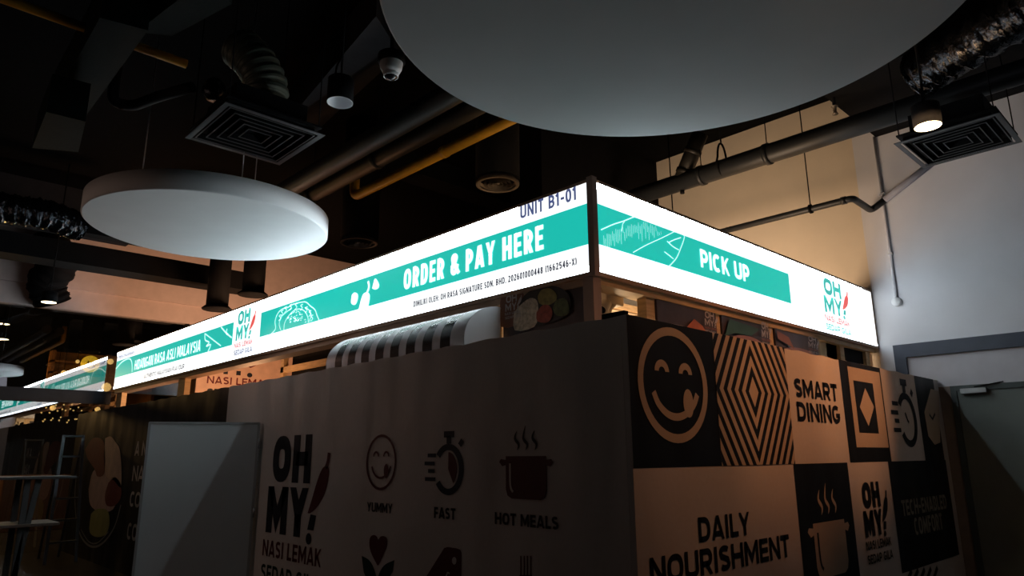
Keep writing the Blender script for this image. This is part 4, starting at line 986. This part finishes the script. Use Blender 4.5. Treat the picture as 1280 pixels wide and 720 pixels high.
# square diffusers
def square_diff(corners, z, label, m, boxh):
    P = [onz(*p, z) for p in corners]; c = sum(P, Vector()) / len(P)
    hx = (max(p.x for p in P) - min(p.x for p in P)) / 2 ; hy = (max(p.y for p in P) - min(p.y for p in P)) / 2
    h = min(hx, hy) if boxh is None else (hx + hy) / 2
    t = thing('square_diffuser', label, 'air diffuser', c)
    def sq(r0, r1, z0, z1, nm):
        mm = M_BLACK if nm == 'louvre' else m
        mb = MB(); R0 = [(c.x + sx * r0, c.y + sy * r0, z0) for sx, sy in ((-1, -1), (1, -1), (1, 1), (-1, 1))]; R1 = [(c.x + sx * r1, c.y + sy * r1, z1) for sx, sy in ((-1, -1), (1, -1), (1, 1), (-1, 1))]
        V = R0 + R1 + [(x, y, zz + 0.006) for x, y, zz in R0 + R1]
        Fs = []
        for i in range(4):
            k = (i + 1) % 4
            Fs += [(i, k, 4 + k, 4 + i), (8 + i, 12 + i, 12 + k, 8 + k), (i, 8 + i, 8 + k, k), (4 + i, 4 + k, 12 + k, 12 + i)]
        mb.add(V, Fs); return mb.build(nm, mm, t)
    sq(h, h * 0.90, z, z, 'frame')
    for k in range(5):
        r0 = h * (0.86 - 0.155 * k); sq(r0, r0 - h * 0.02, z + 0.0, z + 0.0, 'louvre_edge'); sq(r0 - h * 0.01, r0 - h * 0.02, z + 0.007, z + 0.06, 'louvre')
    MB().box(c.x - h * 0.95, c.x + h * 0.95, c.y - h * 0.95, c.y + h * 0.95, z + 0.075, z + 0.09).build('back_plate', M_BLACK, t)
    MB().box(c.x - h * 0.72, c.x + h * 0.72, c.y - h * 0.72, c.y + h * 0.72, z + 0.09, z + 0.30).build('plenum_box', M_BLACK, t)
    for sx in (-1, 1):
        for sy in (-1, 1): MB().tube([(c.x + sx * h * 0.9, c.y + sy * h * 0.9, z + 0.08), (c.x + sx * h * 0.9, c.y + sy * h * 0.9, ZC)], 0.006, 6).build('hanger_rod', M_BLACK, t)
    return t
square_diff(((245, 165), (303, 135), (395, 175), (328, 203)), 4.5, 'square louvred diffuser hanging above the smaller disc', M_DIFF, 1)
square_diff(((1120, 178), (1165, 207), (1278, 178), (1232, 148)), 4.6, 'square louvred diffuser beside the glowing downlight', M_DIFF, 1)

# ================================================================ LAMPS
def pendant(c, r, h, label, lit, rod_top=ZC):
    t = thing('pendant_downlight', label, 'lamp', c, 'black cylinder downlights'); c = Vector(c)
    MB().lathe(c, [(r * 0.93, 0.0), (r, 0.0), (r, h), (r * 0.9, h + 0.01), (0.0, h + 0.01)], 36).build('housing', M_BLACK, t)
    if lit: MB().lathe(c, [(0.0, 0.012), (r * 0.80, 0.012), (r * 0.93, 0.0)], 32).build('lit_lens', glow('warm lamp glow', (1.0, 0.80, 0.50), 9.0), t)
    else:
        MB().lathe(c, [(r * 0.95, -0.002), (r * 0.90, 0.004), (r * 0.62, h * 0.5), (r * 0.28, h * 0.72), (0.0, h * 0.74)], 32).build('reflector', M_REFLECT, t)
        MB().lathe(c, [(r * 0.985, -0.004), (r * 0.91, -0.004), (r * 0.91, 0.006), (r * 0.985, 0.006), (r * 0.985, -0.004)], 32).build('rim', M_REFLECT, t)
    MB().tube([c + Vector((0, 0, h)), c + Vector((0, 0, rod_top - c.z))], 0.01, 8).build('stem', M_BLACK, t)
    MB().tube(bend([c + Vector((-r * 0.5, 0, h)), c + Vector((-r * 0.5, 0, h + 0.10)), c + Vector((0.0, 0.0, h + 0.22))], 0.05), 0.008, 8).build('cable', M_BLACK, t)
c = onz(425, 128, 4.4); pendant(c, 0.105, 0.20, 'unlit black pendant downlight with a white reflector, below ceiling dark', False)
c = onz(1160, 158, 4.45)
t = pendant(c, 0.115, 0.20, 'glowing black downlight in front of the right square diffuser', True)
bpy.data.objects['spot_light'].location = c + Vector((0, 0, -0.03))
for px, py, lab in ((61, 378, 'small lit downlight under the black bent duct'), ):
    c = ony(px, py, 13.0); pendant(c, 0.11, 0.16, lab, True, ZC)
    lamp('SPOT', c + Vector((0.05, -0.05, -0.04)), 110, (1.0, 0.55, 0.42), 0.05, (3.4, 8.0, 2.75), 0.30, 1.0)
# dome camera
c = onz(489, 86, 4.6)
t = thing('dome_camera', 'white dome camera under a black bracket by the huge disc', 'camera', c)
MB().tube([c + Vector((0, 0, 0.10)), c + Vector((0, 0, ZC - c.z))], 0.016, 10).build('pole', M_BLACK, t)
MB().lathe(c, [(0.0, 0.13), (0.105, 0.12), (0.11, 0.06), (0.095, 0.045)], 28).build('black_mount', M_BLACK, t)
MB().lathe(c, [(0.092, 0.05), (0.085, 0.0), (0.062, -0.045), (0.058, -0.045)], 28).build('white_shell', M_PLASTIC, t)
MB().lathe(c, [(0.06, -0.04), (0.055, -0.07), (0.035, -0.09), (0.0, -0.098)], 24).build('dark_lens', mat('smoked dome', (0.02, 0.02, 0.025), 0.08), t)
MB().lathe(c, [(0.062, -0.043), (0.058, -0.072), (0.052, -0.071), (0.055, -0.043)], 24).build('lens_ring', M_PLASTIC, t)

# ================================================================ BEYOND THE GLASS, FAR LEFT
YB = 21.5
b = thing('wall_shelving', 'amber-lit wall shelving of a restaurant seen through the dark glass', 'shelving', (2.0, YB, 0))
xl, xr = ony(57, 480, YB).x, ony(141, 480, YB).x + 1.0; zt_, zb_ = ony(100, 442, YB).z, ony(100, 508, YB).z
M_AMB = mat('amber wall panel', (0.50, 0.24, 0.07), 0.6, var=0.3, scale=3)
MB().box(xl, xr, YB, YB + 0.06, zb_, zt_).build('back_panel', M_AMB, b)
M_WOODD = mat('dark amber wood', (0.16, 0.07, 0.025), 0.5)
for v in (456, 470, 489, 505): z = ony(100, v, YB).z; MB().box(xl, xr, YB - 0.3, YB, z, z + 0.05).build('shelf', M_WOODD, b)
for x in (xl, (xl + xr) / 2, xr - 0.08): MB().box(x, x + 0.08, YB - 0.3, YB, zb_, zt_).build('upright', M_WOODD, b)
tag(MB().box(xl - 0.8, xr, YB - 1.4, YB - 0.9, 0, 1.25).build('bar_counter', M_WOODD, None, 0.02), 'dark wooden counter below the amber shelving', 'counter')
c = ony(113, 455, YB - 0.5)
t = thing('smiley_sign', 'round yellow glowing smiley sign beyond the glass', 'sign', c)
MB().lathe(c, [(0.0, 0.03), (0.20, 0.03), (0.22, 0.0), (0.22, -0.04), (0, -0.04)], 32, (0, -1, 0)).build('sign_disc', glow('yellow sign glow', (1.0, 0.55, 0.03), 1.1), t)
a = Art(Plane('y', c.y - 0.03), 0.005, (c.x - 0.2, c.z - 0.2, c.x + 0.2, c.z + 0.2))
for cx in (0.35, 0.65): a.ell(cx, 0.6, 0.05, 0.09)
a.ring(0.5, 0.5, 0.3, 0.3, 0.06, 0.06, PI * 1.15, PI * 1.85, 16); a.build('face_print', M_WOODD, t)
for i, (px, py) in enumerate(((80, 466), (133, 484), (138, 452), (97, 452), (66, 510), (122, 512))):
    c = ony(px, py, YB - 0.6)
    t = thing('globe_lamp', ('warm globe lamp glowing among the amber shelves beyond the glass'), 'lamp', c, 'warm globe lamps beyond the glass')
    r_ = (0.07, 0.12, 0.08, 0.05, 0.07, 0.07)[i]
    MB().lathe(c, [(0.0, -r_), (r_ * 0.7, -r_ * 0.7), (r_, 0), (r_ * 0.7, r_ * 0.7), (0, r_)], 18).build('globe', glow('amber globe', (1.0, 0.60, 0.18), 1.6), t)
    MB().tube([c + Vector((0, 0, r_)), c + Vector((0, 0, ZC - c.z))], 0.006, 6).build('cord', M_BLACK, t)
random.seed(11)
bulbs = [ony(52 + i * 2.0, 514 + 11 * math.sin(i * 1.25) + random.random() * 4, YB - 1.6) for i in range(26)]
t = thing('string_lights', 'string of tiny warm bulbs glowing low beyond the glass', 'lights', bulbs[0])
MB().tube([bulbs[0] + Vector((-1.0, 0, 0.6))] + [b_ + Vector((0, 0, 0.02)) for b_ in bulbs] + [bulbs[-1] + Vector((0.8, 0, 0.6))], 0.004, 6).build('wire', M_BLACK, t)
for b_ in bulbs: MB().lathe(b_, [(0.0, -0.025), (0.022, 0), (0.0, 0.025)], 8).build('bulb', glow('bulb glow', (1.0, 0.62, 0.2), 1.2), t)
for px, py, lab in ((4, 405, 'upper small lit ceiling downlight at the left edge'), (2, 424, 'lower small lit ceiling downlight at the left edge')):
    c = ony(px, py, 19.0 if py < 410 else 17.2); pendant(c, 0.13, 0.12, lab, True, ZC)
# high table with a lower shelf
t = thing('high_table', 'dim white-edged high table with a lower rail at bottom left', 'table', (0.9, 9.5, 0))
yt = 10.2
def X(px): return ony(px, 620, yt).x
z1, z2 = ony(40, 596, yt).z, ony(40, 655, yt).z
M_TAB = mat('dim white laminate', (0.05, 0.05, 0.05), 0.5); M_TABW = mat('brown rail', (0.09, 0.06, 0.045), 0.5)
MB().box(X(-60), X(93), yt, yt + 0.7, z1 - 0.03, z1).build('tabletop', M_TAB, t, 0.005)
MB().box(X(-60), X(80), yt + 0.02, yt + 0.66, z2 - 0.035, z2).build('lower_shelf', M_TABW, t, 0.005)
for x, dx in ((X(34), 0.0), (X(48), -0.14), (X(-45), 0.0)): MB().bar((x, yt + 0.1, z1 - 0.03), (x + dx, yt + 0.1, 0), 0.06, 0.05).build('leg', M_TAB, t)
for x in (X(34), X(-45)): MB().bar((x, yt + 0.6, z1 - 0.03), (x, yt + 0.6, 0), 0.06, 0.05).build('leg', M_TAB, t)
# ladder
t = thing('step_ladder', 'dim aluminium ladder standing beside the black banner', 'ladder', (2.9, 13.8, 0))
yl = 13.9; la, lb = ony(80, 544, yl), ony(104, 544, yl); lh = la.z
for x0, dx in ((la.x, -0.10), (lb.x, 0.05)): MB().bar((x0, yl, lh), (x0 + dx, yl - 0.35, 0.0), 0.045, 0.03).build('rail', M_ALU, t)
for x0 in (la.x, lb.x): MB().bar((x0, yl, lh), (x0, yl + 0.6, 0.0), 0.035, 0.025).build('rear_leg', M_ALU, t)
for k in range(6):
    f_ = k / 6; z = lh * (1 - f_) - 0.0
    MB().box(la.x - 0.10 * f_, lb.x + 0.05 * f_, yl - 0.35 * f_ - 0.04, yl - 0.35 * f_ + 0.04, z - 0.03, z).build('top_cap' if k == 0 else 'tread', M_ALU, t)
